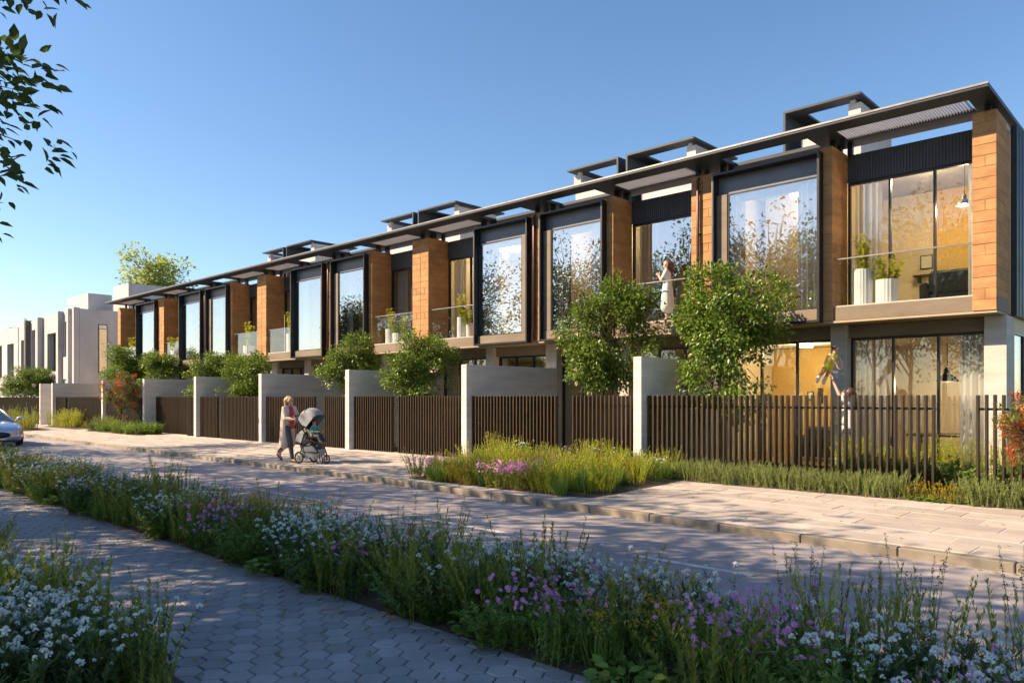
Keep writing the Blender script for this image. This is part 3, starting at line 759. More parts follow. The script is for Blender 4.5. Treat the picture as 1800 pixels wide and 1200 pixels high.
bx('fin', 'plaster_shade', W2, -65.5, -65.1, YP - .35, YP - .001, 2.5, 7.55, .01); bx('fin', 'plaster', W2, -62.5, -61.95, YP - .35, YP - .001, 2.5, 7.55, .01)  # left fin gets its shade from the darker plaster colour
W3 = pale_house(-76.6, -68.7, 'farthest pale house at the left edge of the view', 7.3, [(-75.8, -73.6, 3.4, 6.1), (-71.9, -69.9, 3.4, 6.1)])
bx('base', 'plaster', W2, -68.2, -62.0, 16.6, 20, .1, 2.49, 0); bx('base', 'plaster', W3, -76.4, -68.8, 16.6, 20, .1, 2.49, 0)
# ------------------------------------------------------------------ garden walls and fences
def gwall(x, label, y1=16.5, top=2.6, y0=13.0, w=.21):
    o = MB().box(x - w / 2, x + w / 2, y0, y1, -.05, top, .012).build('garden_wall', 'wall_concrete')
    return tag(o, label, 'wall', 'concrete garden walls')
WX = [-8.78, -14.05, -19.25, -24.6, -29.9, -35.25, -40.6, -48.9, -51.3]
WL = ['concrete garden wall right of the tall garden tree, nearest the camera', 'concrete garden wall beside the flower bed in the pavement, second from the right',
      'concrete garden wall right of the woman with the stroller, third from the right', 'concrete garden wall just left of the woman pushing the stroller',
      'concrete garden wall fifth from the right, right of the round garden tree', 'concrete garden wall just right of the red-leaved bush', 'concrete garden wall just left of the red-leaved bush',
      'shaded concrete garden wall at the far left, right one of two', 'shaded concrete garden wall at the far left, left one of two']
for x, l in zip(WX, WL): gwall(x, l)
_sm = MB().box(-.018, .018, 0, .11, 0, 1, .004).mesh('slat', 'bronze')
def fence(x0, x1, label, y=13.16, z0=.12, z1=1.795, pitch=.112, rails=True):
    f = empty('garden_fence', (0, 0, 0)); tag(f, label, 'fence', 'slatted bronze garden fences')
    n = max(1, int(round((x1 - x0) / pitch))); p = (x1 - x0) / n
    for k in range(n + 1):
        link('slat', _sm, f, (x0 + p * k, y + rnd.uniform(-.002, .002), z0), rnd.uniform(-.012, .012), (1, 1, z1 - z0 + rnd.uniform(-.004, .004)))
    if rails:
        for z in (.38, 1.56): bx('rail', 'bronze', f, x0 - .02, x1 + .02, y + .116, y + .135, z, z + .035, 0)
    return f
fence(-8.62, -3.33, 'long see-through slatted fence in front of the nearest garden')
fence(-2.72, 2.4, 'short slatted fence right of the open garden gap, behind the red bush')
fence(-13.9, -11.15, 'slatted fence behind the pavement flower bed, left of the open gate')
fence(-10.62, -8.95, 'slatted fence between the open gate and the nearest concrete wall')
fence(-19.1, -17.3, 'slatted fence just right of the stroller, right of the third wall')
fence(-16.95, -14.2, 'slatted fence left of the second concrete wall, behind the flower bed end')
fence(-24.45, -21.4, 'slatted fence directly behind the woman with the stroller')
fence(-20.75, -19.4, 'short slatted fence right of the stroller, left of the third wall')
fence(-29.75, -28.35, 'short slatted fence right of the fifth wall, beside a dark gate gap')
fence(-27.95, -24.75, 'slatted fence left of the woman, right of a dark gate gap')
fence(-35.1, -31.6, 'dark slatted fence between the red-leaved bush and the fifth wall', y=13.5)
fence(-31.0, -30.05, 'narrow slatted fence left of the fifth concrete wall')
fence(-40.45, -38.6, 'slatted fence behind the left side of the red-leaved bush')
fence(-37.9, -35.4, 'slatted fence behind the right side of the red-leaved bush')
fence(-48.7, -47.0, 'short slatted fence at the far left beside the shaded wall', pitch=.14)
fence(-46.5, -40.8, 'long slatted fence left of the red-leaved bush, behind the yellow plants', pitch=.14)
fence(-68, -51.5, 'distant slatted fence behind the parked car', pitch=.2, y=13.2)

# ------------------------------------------------------------------ trees
def grow(L, base, height, crown_c, crown_r, n_limb, r0, mi=1, lean=(0, 0)):
    """trunk and limbs inside an ellipsoid crown; returns twig tips"""
    tips = []
    def limb(p, d, ln, r, depth):
        pts = [p]; q = p.copy()
        for k in range(3):
            d = d + rng.normal(size=3) * .16; d[2] += .05; d /= np.linalg.norm(d)
            q = q + d * ln / 3
            e = (q - crown_c) / crown_r; m_ = np.linalg.norm(e)
            if m_ > .92 and q[2] > crown_c[2] - crown_r[2] * .8: q = crown_c + e / m_ * .92 * crown_r
            pts.append(q.copy())
        for k in range(3):
            L.stem(pts[k], pts[k + 1], r * (1 - k * .22), r * (1 - (k + 1) * .22), mi)
        if depth == 0: tips.extend([pts[2], pts[3]]); return
        for k in range(3 if depth > 1 else 3):
            s = pts[1 + k % 3]
            dd = d + rng.normal(size=3) * .75; dd /= np.linalg.norm(dd)
            limb(s, dd, ln * rng.uniform(.55, .75), r * .5, depth - 1)
    top = np.array([lean[0], lean[1], height]); b = np.array(base, float)
    P = [b + (top - b) * t + np.array([rng.normal() * .03, rng.normal() * .03, 0]) * (t > 0) for t in np.linspace(0, 1, 7)]
    for k in range(6): L.stem(P[k], P[k + 1], r0 * (1 - k * .13), r0 * (1 - (k + 1) * .13), mi)
    for k in range(n_limb):
        t = rng.uniform(.35, 1.0); p = b + (top - b) * t
        a = k * 2.4 + rng.uniform(-.4, .4)
        tgt = crown_c + crown_r * np.array([math.cos(a), math.sin(a), rng.uniform(-.7, .95)]) * .62
        d = tgt - p; ln = np.linalg.norm(d); d = d / ln
        limb(p, d, ln * .8, r0 * .36, 2)
    return np.array(tips)
def tree_mesh(name, crown_c, crown_r, height, n_clump, per, leaf, r0, mats, n_limb=9, shape='d', base_r=.4, shell=.5, wood='bark', seed=1, clump_r=.26):
    """returns (wood mesh, leaf mesh)"""
    global rng
    keep = rng; rng = np.random.default_rng(seed)
    W = Leaves(); crown_c = np.array(crown_c, float); crown_r = np.array(crown_r, float)
    tips = grow(W, (0, 0, -.1), height, crown_c, crown_r, n_limb, r0, 0)
    # lumpy crown outline: each lobe is its own small ellipsoid
    nl = 19
    lobes = unit(nl); lobes = crown_c + lobes * crown_r * rng.uniform(.38, 1.0, (nl, 1)); lr = crown_r.mean() * rng.uniform(.17, .43, nl)
    wts = lr ** 2 / (lr ** 2).sum()
    C = []
    for k in range(n_clump):
        i = rng.choice(nl, p=wts); u = unit(1)[0]; q = rng.uniform(shell, 1.0) ** .6
        C.append(lobes[i] + u * lr[i] * q)
    C = np.array(C)
    if len(tips): C = np.concatenate([C, tips[rng.integers(0, len(tips), n_clump // 4)]])
    G = Leaves()
    n = len(C) * per
    cc = np.repeat(C, per, 0); off = unit(n) * (rng.uniform(.1, 1, (n, 1)) ** .5) * clump_r * np.array([1, 1, .75])
    P = cc + off
    out = P - crown_c; out /= np.linalg.norm(out, axis=1, keepdims=True) + 1e-6
    D = off / clump_r * .8 + out * .5 + rng.normal(size=(n, 3)) * .45 + np.array([0, 0, -.15])
    N = np.array([0, 0, 1.0]) + rng.normal(size=(n, 3)) * .55 + out * .4
    ln = leaf * rng.uniform(.65, 1.25, n)
    G.leaf(P, D, N, ln, ln * rng.uniform(.5, .68, n), 0, .18, shape, .12)
    # fine twigs into each clump
    near = crown_c + (C - crown_c) * .62
    W.stem(near, C, .010 * r0 / .05, .003, 0)
    a = W.mesh(name + '_wood', [wood]); b = G.mesh(name + '_leaves', mats)
    rng = keep
    return a, b
def place_tree(name, meshes, loc, rz, sc, label, cat='tree', group=None):
    o = empty(name, loc, rz); o.scale = sc if hasattr(sc, '__len__') else (sc,) * 3
    link('trunk', meshes[0], o); link('crown', meshes[1], o)
    return tag(o, label, cat, group)
GT = [tree_mesh('garden_tree', (0, 0, 2.65), (1.2, 1.2, 1.65), 3.9, 310, 32, .10, .05, ['leaf_garden'], seed=s, clump_r=.24) for s in (3, 8, 21)]
for (i, x, y, rz, sc, lab) in (
        (0, -7.6, 14.4, .3, (.9, .9, 1.05), 'leafy garden tree behind the near fence, right of the first concrete wall'),
        (1, -10.45, 14.5, 1.9, (.88, .88, 1.05), 'leafy garden tree above the pavement flower bed, left of the first concrete wall'),
        (2, -17.55, 14.5, .9, (.85, .85, .86), 'leafy garden tree behind the fence between second and third concrete walls'),
        (0, -21.05, 14.5, 3.4, (.8, .8, .88), 'leafy garden tree behind the stroller, left of the third wall'),
        (1, -28.4, 14.5, 4.4, (1.0, 1.0, .82), 'leafy garden tree right of the fifth wall, left of the woman'),
        (2, -32.0, 14.6, 5.4, (.9, .9, .86), 'smaller leafy garden tree behind the fifth concrete wall'),
        (0, -42.0, 14.6, 2.2, (1.25, 1.25, 1.02), 'leafy garden tree just behind the red-leaved bush'),
        (1, -38.6, 15.1, 1.2, (1.0, 1.0, .93), 'dark leafy garden tree right of and behind the red-leaved bush'),
        (2, -60.2, 14.6, .2, (1.35, 1.35, .9), 'leafy tree in the garden of the pale house, far left')):
    place_tree('garden_tree', GT[i], (x, y, .15), rz, sc, lab, 'tree', 'garden trees behind the fences')
FT = tree_mesh('pale_tree', (0, 0, 11.5), (3.3, 3.3, 4.6), 14, 230, 20, .36, .16, ['leaf_pale'], seed=5, clump_r=.75, shell=.3, wood='bark_pale')
place_tree('pale_tree', FT, (-72, 28, 0), .5, 1.0, 'tall pale green tree rising behind the far end of the terrace', 'tree', 'trees beyond the houses')
place_tree('pale_tree', FT, (-112, 30, 0), 2.5, (1.6, 1.6, .78), 'pale tree just above the roofs at the left edge', 'tree', 'trees beyond the houses')
# street trees on the near side: their shade falls on the path, verge and road
ST = [tree_mesh('street_tree', (0, 0, 6.4), (2.7, 2.7, 2.7), 8.0, 300, 24, .17, .14, ['leaf_street'], seed=s, shape='o', n_limb=11, clump_r=.55, shell=.3) for s in (4, 17)]
ST.append(tree_mesh('street_tree', (0, 0, 6.6), (3.0, 3.0, 2.6), 8.0, 190, 15, .17, .13, ['leaf_street'], seed=41, shape='o', n_limb=12, clump_r=.6, shell=.2))
ST.append(tree_mesh('street_tree', (0, 0, 5.4), (2.6, 2.6, 3.1), 7.5, 250, 32, .135, .13, ['leaf_street'], seed=12, shape='o', n_limb=12, clump_r=.38, shell=.3))
STREET = [(3, -9.42, -0.3, 2.3, (1, 1, .92), 'street tree whose leafy branches hang into the top left corner'),
          (1, -11.8, -3.2, 1.7, 1.0, 'street tree behind the footpath, second along from the camera'),
          (0, -16.6, -3.4, 3.3, 1.02, 'street tree behind the footpath, third along from the camera'),
          (2, -22.0, -3.3, 4.4, 1.0, 'street tree behind the footpath, fourth along from the camera'),
          (2, -28.6, -3.4, 5.1, 1.0, 'street tree behind the footpath, fifth along from the camera'),
          (1, -6.6, -3.4, 2.9, 1.0, 'street tree behind the camera, left of the footpath'),
          (2, -9.5, -6.2, 1.1, 1.1, 'street tree on the lawn behind the footpath, second row'),
          (1, -38.0, -2.6, .6, 1.0, 'street tree behind the footpath, sixth along from the camera'),
          (2, -25.0, 1.0, 3.9, 1.05, 'street tree close beside the footpath, far along'),
          (2, -32.0, 1.6, 5.9, 1.05, 'street tree close beside the footpath, opposite the parked car'),
          (2, -14.6, -0.2, 0.4, 1.05, 'thin street tree close to the footpath, second along'),
          (2, -19.6, 0.4, 2.0, 1.05, 'thin street tree close to the footpath, third along'),
          (2, -8.6, -2.0, 4.6, 1.1, 'thin street tree just left of the camera'),
          (0, -47.0, -2.0, 2.6, 1.1, 'street tree behind the footpath, seventh along from the camera')]
for (i, x, y, rz, sc, lab) in STREET: place_tree('street_tree', ST[i], (x, y, 0), rz, sc, lab, 'tree', 'street trees along the footpath')

# ------------------------------------------------------------------ shrubs and flowering clumps
def stems(n, rad, h, spread, bend=.06):
    a = rng.uniform(0, 6.283, n); r = rad * np.sqrt(rng.uniform(0, 1, n))
    P0 = np.stack([r * np.cos(a), r * np.sin(a), np.full(n, -.03)], 1)
    hh = h * rng.uniform(.72, 1.08, n)
    o = np.stack([np.cos(a), np.sin(a)], 1) * (r / rad)[:, None] * spread
    P2 = np.concatenate([P0[:, :2] + o + rng.normal(size=(n, 2)) * bend, hh[:, None]], 1)
    P1 = (P0 + P2) / 2; P1[:, :2] -= o * .18
    return P0, P1, P2
def along(P0, P1, P2, t):
    return ((1 - t) ** 2)[:, None] * P0 + (2 * t * (1 - t))[:, None] * (P1 * 2 - (P0 + P2) / 2) + (t ** 2)[:, None] * P2
def clump(kind, seed):
    """returns (foliage mesh, flower mesh or None)"""
    global rng
    keep = rng; rng = np.random.default_rng(seed)
    G, F = Leaves(), Leaves(); fm = None
    def st(n, rad, h, spread, r=.0025, bend=.05):
        P = stems(n, rad, h, spread, bend); G.stem(P[0], P[1], r, r * .85, 0); G.stem(P[1], P[2], r * .85, r * .5, 0); return P
    def foliage(P, per, l, w, lo=.05, hi=.95, up=.5, taper=.5, mi=0):
        n = len(P[0]) * per
        rep = [np.repeat(q, per, 0) for q in P]; t = rng.uniform(lo, hi, n)
        X = along(*rep, t); a = rng.uniform(0, 6.283, n)
        D = np.stack([np.cos(a), np.sin(a), np.full(n, up) + rng.normal(size=n) * .25], 1)
        N = np.stack([-np.cos(a) * .4, -np.sin(a) * .4, np.ones(n)], 1)
        ln = l * rng.uniform(.6, 1.2, n) * (1 - taper * t)
        G.leaf(X, D, N, ln, ln * w, mi, .15)
    def pom(C, r, n, mi=0):
        cc = np.repeat(C, n, 0); u = unit(len(cc)); u[:, 2] = np.where(u[:, 2] < -.4, -u[:, 2], u[:, 2])
        rr = np.repeat(r * rng.uniform(.75, 1.2, len(C)), n)
        F.leaf(cc + u * rr[:, None] * .25, u, unit(len(cc)), rr * .85, rr * .75, mi, .25)
    def daisy(C, r, k=8):
        n = len(C); nn = unit(n) * .5 + np.array([0.1, -.45, .6]); nn /= np.linalg.norm(nn, axis=1, keepdims=True)
        A = np.cross(nn, [[0.3, .9, .1]]); A /= np.linalg.norm(A, axis=1, keepdims=True); B = np.cross(nn, A)
        for q in range(k):
            a = 6.283 * q / k; D = A * math.cos(a) + B * math.sin(a)
            F.leaf(C + D * r * .12, D + nn * .15, nn, r, r * .55, 0, .05)
        F.leaf(C - A * r * .22 + nn * r * .06, A, nn, r * .45, r * .45, 1, -.1)
    if kind == 'plume':
        P = st(22, .16, .52, .24, bend=.07); foliage(P, 66, .058, .28, .12, 1.0, 1.5, .45); g = ['leaf_olive']
    elif kind == 'plume_tall':
        P = st(13, .13, .68, .18, bend=.06); foliage(P, 86, .062, .24, .15, 1.0, 1.6, .5); g = ['leaf_olive']
    elif kind == 'white':
        P = st(24, .19, .48, .15); foliage(P, 42, .08, .26, .03, .9, .7, .3)
        pom(P[2], .019, 18)
        sel = rng.integers(0, 24, 12); t = rng.uniform(.7, .95, 12); C = along(*[q[sel] for q in P], t) + rng.normal(size=(12, 3)) * .032
        G.stem(along(*[q[sel] for q in P], t - .12), C, .0014, .001, 0); pom(C, .014, 14)
        g = ['leaf_dark']; fm = ['petal_white']
    elif kind == 'white_small':
        P = st(16, .14, .5, .12); foliage(P, 18, .065, .22, .03, .85, .8, .4); pom(P[2], .019, 16); g = ['leaf_green']; fm = ['petal_white']
    elif kind == 'pink':
        P = st(24, .17, .46, .16); foliage(P, 22, .065, .26, .03, .9, .8, .4)
        sel = rng.integers(0, 24, 26); t = rng.uniform(.8, 1.0, 26); C = along(*[q[sel] for q in P], t) + rng.normal(size=(26, 3)) * .03
        daisy(np.concatenate([P[2], C]), .019); g = ['leaf_green']; fm = ['petal_pink', 'petal_ochre']
    elif kind == 'pink_dense':
        P = st(36, .2, .42, .16); foliage(P, 16, .06, .25, .03, .9, .8, .4)
        sel = rng.integers(0, 36, 70); t = rng.uniform(.78, 1.0, 70); C = along(*[q[sel] for q in P], t) + rng.normal(size=(70, 3)) * .035
        daisy(np.concatenate([P[2], C]), .022, 7); g = ['leaf_olive']; fm = ['petal_pink', 'petal_pink']
    elif kind == 'ochre':
        P = st(20, .16, .5, .16); foliage(P, 24, .07, .26, .05, .85, .7, .4)
        C = np.repeat(P[2], 10, 0) + rng.normal(size=(200, 3)) * np.array([.028, .028, .03]); pom(C, .011, 6)
        g = ['leaf_green']; fm = ['petal_ochre']
    elif kind == 'grass':
        n = 120; a = rng.uniform(0, 6.283, n); r = .11 * np.sqrt(rng.uniform(0, 1, n)); h = rng.uniform(.2, .42, n)
        P = np.stack([r * np.cos(a), r * np.sin(a), np.full(n, -.02)], 1)
        D = np.stack([np.cos(a) * .35, np.sin(a) * .35, np.ones(n)], 1) + rng.normal(size=(n, 3)) * .13
        G.leaf(P, D, np.stack([np.cos(a), np.sin(a), np.zeros(n)], 1), h, h * .038, 0, .3, 'o', .15); g = ['leaf_grass']
    elif kind == 'leafy':
        P = st(26, .2, .34, .2); foliage(P, 30, .085, .42, .05, 1.0, .4, .4); g = ['leaf_green']
    elif kind == 'edge':
        n = 90; a = rng.uniform(0, 6.283, n); r = .2 * np.sqrt(rng.uniform(0, 1, n))
        P = np.stack([r * np.cos(a), r * np.sin(a), rng.uniform(.01, .10, n)], 1)
        D = np.stack([np.cos(a), np.sin(a), rng.uniform(-.1, .6, n)], 1); G.leaf(P, D, np.array([[0, 0, 1.]]) + rng.normal(size=(n, 3)) * .3, rng.uniform(.06, .1, n), rng.uniform(.045, .065, n), 0, .12, 'o', .15)
        G.stem(P * np.array([.5, .5, 0]), P, .002, .0015, 0); g = ['leaf_grass']
    elif kind == 'spike':
        P = st(9, .1, .78, .07, .0022, .03); foliage(P, 14, .045, .2, .05, .6, .9, .4)
        sel = np.repeat(np.arange(9), 16); t = rng.uniform(.82, 1.0, len(sel)); C = along(*[q[sel] for q in P], t) + rng.normal(size=(len(sel), 3)) * .006
        pom(C, .008, 4); g = ['leaf_olive']; fm = ['seed_brown']
    elif kind == 'rosemary':
        P = st(30, .19, .36, .12, .003); foliage(P, 60, .042, .2, .08, 1.0, 1.4, .3); g = ['leaf_rosemary']
    elif kind == 'lime':
        P = st(22, .17, .52, .14, .003); foliage(P, 56, .05, .26, .08, 1.0, 1.4, .3); g = ['leaf_lime']
    elif kind == 'lime_tall':
        P = st(26, .2, .8, .16, .003); foliage(P, 60, .06, .28, .06, 1.0, 1.3, .3); g = ['leaf_lime']
    elif kind == 'gold':
        P = st(26, .2, .34, .16, .0022); foliage(P, 40, .045, .3, .08, 1.0, 1.0, .3); pom(P[2], .018, 8); g = ['leaf_yellow']; fm = ['petal_ochre']
    a = G.mesh(kind + '_foliage', g); b = F.mesh(kind + '_flowers', fm) if fm else None
    rng = keep
    return a, b
KINDS = {k: [clump(k, 100 + 7 * i + 31 * j) for j in range(2)] for i, k in enumerate(
    ['plume', 'plume_tall', 'white', 'white_small', 'pink', 'pink_dense', 'ochre', 'grass', 'leafy', 'edge', 'spike', 'rosemary', 'lime', 'lime_tall', 'gold'])}
INFO = {'plume': ('feathery_plant', 'feathery olive green plant', 'plant'), 'plume_tall': ('feathery_plant', 'tall feathery olive green plant', 'plant'),
        'white': ('white_flower_clump', 'dense clump of white pompom flowers', 'flowers'), 'white_small': ('white_flower_clump', 'loose clump of a few white flowers', 'flowers'),
        'pink': ('pink_flower_clump', 'green clump with scattered pink daisies', 'flowers'), 'pink_dense': ('pink_flower_clump', 'dense mauve pink flowering clump', 'flowers'),
        'ochre': ('ochre_flower_clump', 'green plant with ochre yellow flower heads', 'flowers'), 'grass': ('grass_tuft', 'tuft of upright green grass blades', 'grass'),
        'leafy': ('leafy_plant', 'low bushy green leafed plant', 'plant'), 'edge': ('ground_cover_plant', 'low round leafed ground cover plant', 'plant'),
        'spike': ('seed_spike_plant', 'thin plant with dark seed spikes', 'plant'), 'rosemary': ('hedge_shrub', 'grey green needle leafed hedge shrub', 'shrub'),
        'lime': ('lime_shrub', 'bright lime yellow shrub', 'shrub'), 'lime_tall': ('lime_shrub', 'tall lime yellow shrub', 'shrub'), 'gold': ('golden_plant', 'golden yellow low flowering plant', 'plant')}
def put(kind, x, y, z, where, sc=None):
    a, b = KINDS[kind][rnd.randrange(2)]; nm, lab, cat = INFO[kind]
    s = sc or rnd.uniform(.85, 1.15)
    o = link(nm, a, None, (x, y, z), rnd.uniform(0, 6.28), (s, s, s * rnd.uniform(.9, 1.1)))
    o.rotation_euler = (rnd.uniform(-.07, .07), rnd.uniform(-.07, .07), o.rotation_euler[2])
    if b: stuff(link('flower_heads', b, o))
    tag(o, lab + ' ' + where, cat, lab + ' ' + where); return o
def pick(w):
    t = rnd.uniform(0, sum(w.values()))
    for k, v in w.items():
        t -= v
        if t <= 0: return k
    return k
# verge between footpath and road
def verge(X, Y):
    a = 'on the footpath side' if Y < 3.95 else ('on the road side' if Y > 4.5 else 'mid verge')
    b = ('at the right end' if X > -2.2 else 'near the dashed line' if X > -5 else 'right of the stroller' if X > -8.5
         else 'below the stroller' if X > -12 else 'left of the woman' if X > -16.5 else 'at the left end')
    return a + ' ' + b
HOT_WHITE = [(-6.6, 4.25, .75), (-5.6, 4.2, .5), (-4.1, 4.25, .45), (-3.2, 4.55, .5), (-2.5, 4.6, .35), (-1.2, 4.1, .4), (-.6, 4.0, .3), (-12.2, 4.3, .9), (-15.5, 4.4, .8), (-9.6, 4.0, .4), (-18, 4.5, 1)]
HOT_PINK = [(-5.7, 3.95, .35), (-4.1, 3.85, .4), (-3.3, 3.75, .4), (-2.1, 4.25, .38), (-1.7, 4.0, .3), (-12.8, 3.95, .4), (-8.3, 3.95, .3)]
HOT_OCHRE = [(-2.6, 3.9, .42), (-2.2, 3.7, .3), (-8.6, 4.2, .5), (-1.0, 4.6, .3)]
def near(h, x, y): return any((x - a) ** 2 + ((y - b) * 1.1) ** 2 < r * r for (a, b, r) in h)
cnt = {}
x = 0.9
while x > -25:
    y = 3.72
    while y < 4.72:
        X, Y = x + rnd.uniform(-.12, .12), y + rnd.uniform(-.1, .1)
        if near(HOT_WHITE, X, Y): k = pick({'white': 5, 'plume': 1.6, 'white_small': 1.2, 'leafy': .6})
        elif near(HOT_PINK, X, Y): k = pick({'pink': 5, 'plume': 1, 'leafy': 1})
        elif near(HOT_OCHRE, X, Y): k = pick({'ochre': 5, 'plume': 1})
        elif X < -13: k = pick({'plume': 4, 'white_small': 1, 'lime': 1.8, 'grass': 2, 'white': 1, 'plume_tall': 2, 'leafy': 1, 'ochre': .6})
        else: k = pick({'plume': 5, 'grass': 2, 'leafy': 1.8, 'white_small': .5, 'plume_tall': 2.2, 'spike': .5, 'pink': .5, 'ochre': .5})
        if Y < 3.84 and rnd.random() < .55: k = pick({'edge': 3, 'leafy': 2, 'grass': 1.5})
        put(k, X, Y, .05, verge(X, Y))
        y += .25
    x -= .27
for (X, Y) in ((-1.45, 4.62), (-1.15, 4.55), (-1.7, 4.66), (-.45, 4.6), (-3.85, 4.62), (-.8, 4.7)): put('plume_tall', X, Y, .05, verge(X, Y), 1.05)
for (X, Y) in ((-1.3, 4.75), (-2.0, 4.7), (-1.85, 4.6), (-.7, 4.7)): put('spike', X, Y, .05, verge(X, Y))
# bed in the bottom left corner
x = -4.45
while x > -12.5:
    y = .6
    while y < 1.68:
        X, Y = x + rnd.uniform(-.1, .1), y + rnd.uniform(-.1, .1)
        d = -math.sin(TH) * X + math.cos(TH) * Y; l = math.cos(TH) * X + math.sin(TH) * Y
        if d > 2.5 and l / d > -.85:
            if X > -6.6: k = pick({'white': 6, 'white_small': 2, 'plume': 1, 'leafy': 1.2, 'grass': 1, 'spike': .2, 'pink': .15})
            else: k = pick({'plume': 4, 'plume_tall': 2, 'grass': 2, 'white_small': 1.5, 'pink': .8, 'spike': .8, 'leafy': 1})
            put(k, X, Y, .05, 'in the bed at the bottom left')
        y += .25
    x -= .26
for (X, Y) in ((-4.3, 1.6), (-4.6, 1.75), (-5.5, 1.75), (-6.6, 1.8)): put('plume_tall', X, Y, .04, 'in the bed at the bottom left', .95)
# bed in the pavement
x = -7.75
while x > -12.1:
    y = 9.68
    while y < 12.8:
        X, Y = x + rnd.uniform(-.12, .12), y + rnd.uniform(-.12, .12)
        if Y > yk(X) + .3 and not (X > -7.9 and Y < 9.9):
            if near([(-9.35, 9.85, .4), (-11.95, 10.2, .32), (-10.6, 12.3, .3)], X, Y): k = 'pink_dense'
            elif X > -8.9 and Y < 11.2: k = pick({'grass': 4, 'lime': 2, 'leafy': 1})
            else: k = pick({'gold': 3, 'plume': 2.5, 'lime': 2.2, 'grass': 2, 'white_small': .7, 'pink': .4})
            put(k, X, Y, zp(X, Y) + .02, 'in the sunlit bed cut into the pavement')
        y += .3
    x -= .3
for (X, Y) in ((-9.3, 12.2), (-9.0, 12.4), (-9.6, 12.35), (-9.15, 11.9), (-12.2, 12.6), (-12.0, 12.75), (-12.7, 12.75)): put('lime_tall', X, Y, zp(X, Y), 'beside the concrete wall, behind the pavement bed', .85)
put('pink_dense', -10.95, 13.6, .2, 'inside the open gate', 1.1); put('pink_dense', -10.7, 13.8, .2, 'inside the open gate', 1.1); put('lime', -10.85, 14.0, .2, 'inside the open gate', 1.3)
# clipped rosemary strip along the near fence
x = 1.6
while x > -8.5:
    if not (-3.45 < x < -2.72):
        for y in (12.58, 12.84):
            k = 'rosemary' if x > -8.0 or rnd.random() < .4 else pick({'gold': 2, 'pink': 1, 'lime': 1})
            put(k, x + rnd.uniform(-.06, .06), y + rnd.uniform(-.05, .05), .17, 'in the strip along the near fence', rnd.uniform(.95, 1.15))
    x -= .24
for k in range(9): put('edge' if k % 3 else 'gold', -3.5 + k * .1, 12.6 + rnd.uniform(-.06, .2), .17, 'at the open garden gap', .75)
# lime shrubs in the near garden, behind the fence
for k in range(26):
    X = -5.3 + k * .17 + rnd.uniform(-.05, .05)
    put('lime_tall' if k % 3 else 'leafy', X, rnd.uniform(14.3, 15.0), .2, 'in the near garden behind the fence', rnd.uniform(.85, 1.1))
for k in range(14): put('leafy', -4.6 + k * .3, 13.75 + rnd.uniform(-.1, .1), .2, 'low in the near garden behind the fence', 1.5)
# far beds
for k in range(20): put('lime_tall' if k % 4 else 'gold', rnd.uniform(-46.8, -42.0), rnd.uniform(12.3, 13.0), .18, 'in the far bed against the fence', rnd.uniform(.8, 1.2))
for k in range(56): put(pick({'plume': 3, 'leafy': 3, 'gold': 1, 'lime': 1, 'pink': .5, 'plume_tall': 1.5}), rnd.uniform(-55.5, -43), rnd.uniform(9.7, 11.1), .14, 'in the far bed beside the kerb', rnd.uniform(1.3, 1.9))
for k in range(40): put(pick({'leafy': 4, 'plume': 2, 'rosemary': 1.5}), rnd.uniform(-39.3, -33.3), rnd.uniform(12.1, 12.9), .17, 'under the red-leaved bush', rnd.uniform(1.0, 1.6))
for X in (-39.0, -38.6, -38.8): put('rosemary', X, 12.4, .17, 'rounded, left of the red-leaved bush', 1.9)
# red-leaved photinia
def photinia(seed):
    global rng
    keep = rng; rng = np.random.default_rng(seed)
    W, G = Leaves(), Leaves()
    tips = grow(W, (0, 0, -.1), 1.5, np.array([0, 0, 1.75]), np.array([.85, .85, 1.0]), 9, .035, 0)
    C = np.concatenate([np.array([0, 0, 1.75]) + unit(150) * np.array([.85, .85, 1.0]) * rng.uniform(.35, 1.05, (150, 1)), tips[rng.integers(0, len(tips), 60)]])
    W.stem(np.array([0, 0, 1.5]) + (C - np.array([0, 0, 1.5])) * .5, C, .006, .003, 0)
    per = 30; n = len(C) * per; cc = np.repeat(C, per, 0); o = unit(n); o[:, 2] = np.abs(o[:, 2]) * .8
    ln = rng.uniform(.07, .13, n); red = np.repeat(rng.uniform(0, 1, len(C)) < .36, per) & (o[:, 2] > .18)
    for m, q in ((0, ~red), (1, red)): G.leaf(cc[q] + o[q] * .02 + rng.normal(size=(q.sum(), 3)) * .05, o[q], unit(q.sum()) * .4 + np.array([0, 0, 1.]), ln[q], ln[q] * .3, m, .2, 'o', .1)
    a, b = W.mesh('photinia_wood', ['bark']), G.mesh('photinia_leaves', ['leaf_photinia', 'leaf_red'])
    rng = keep; return a, b
PH = photinia(9)
place_tree('red_leaved_bush', PH, (-36.3, 12.5, .17), .4, (1.05, 1.05, 1.05), 'red-leaved bush against the far garden walls, left of the woman', 'bush', 'red-leaved bushes')
place_tree('red_leaved_bush', PH, (-1.82, 12.35, .17), 2.4, (.62, .62, .66), 'red-leaved bush cut by the right edge, in front of the fence', 'bush', 'red-leaved bushes')

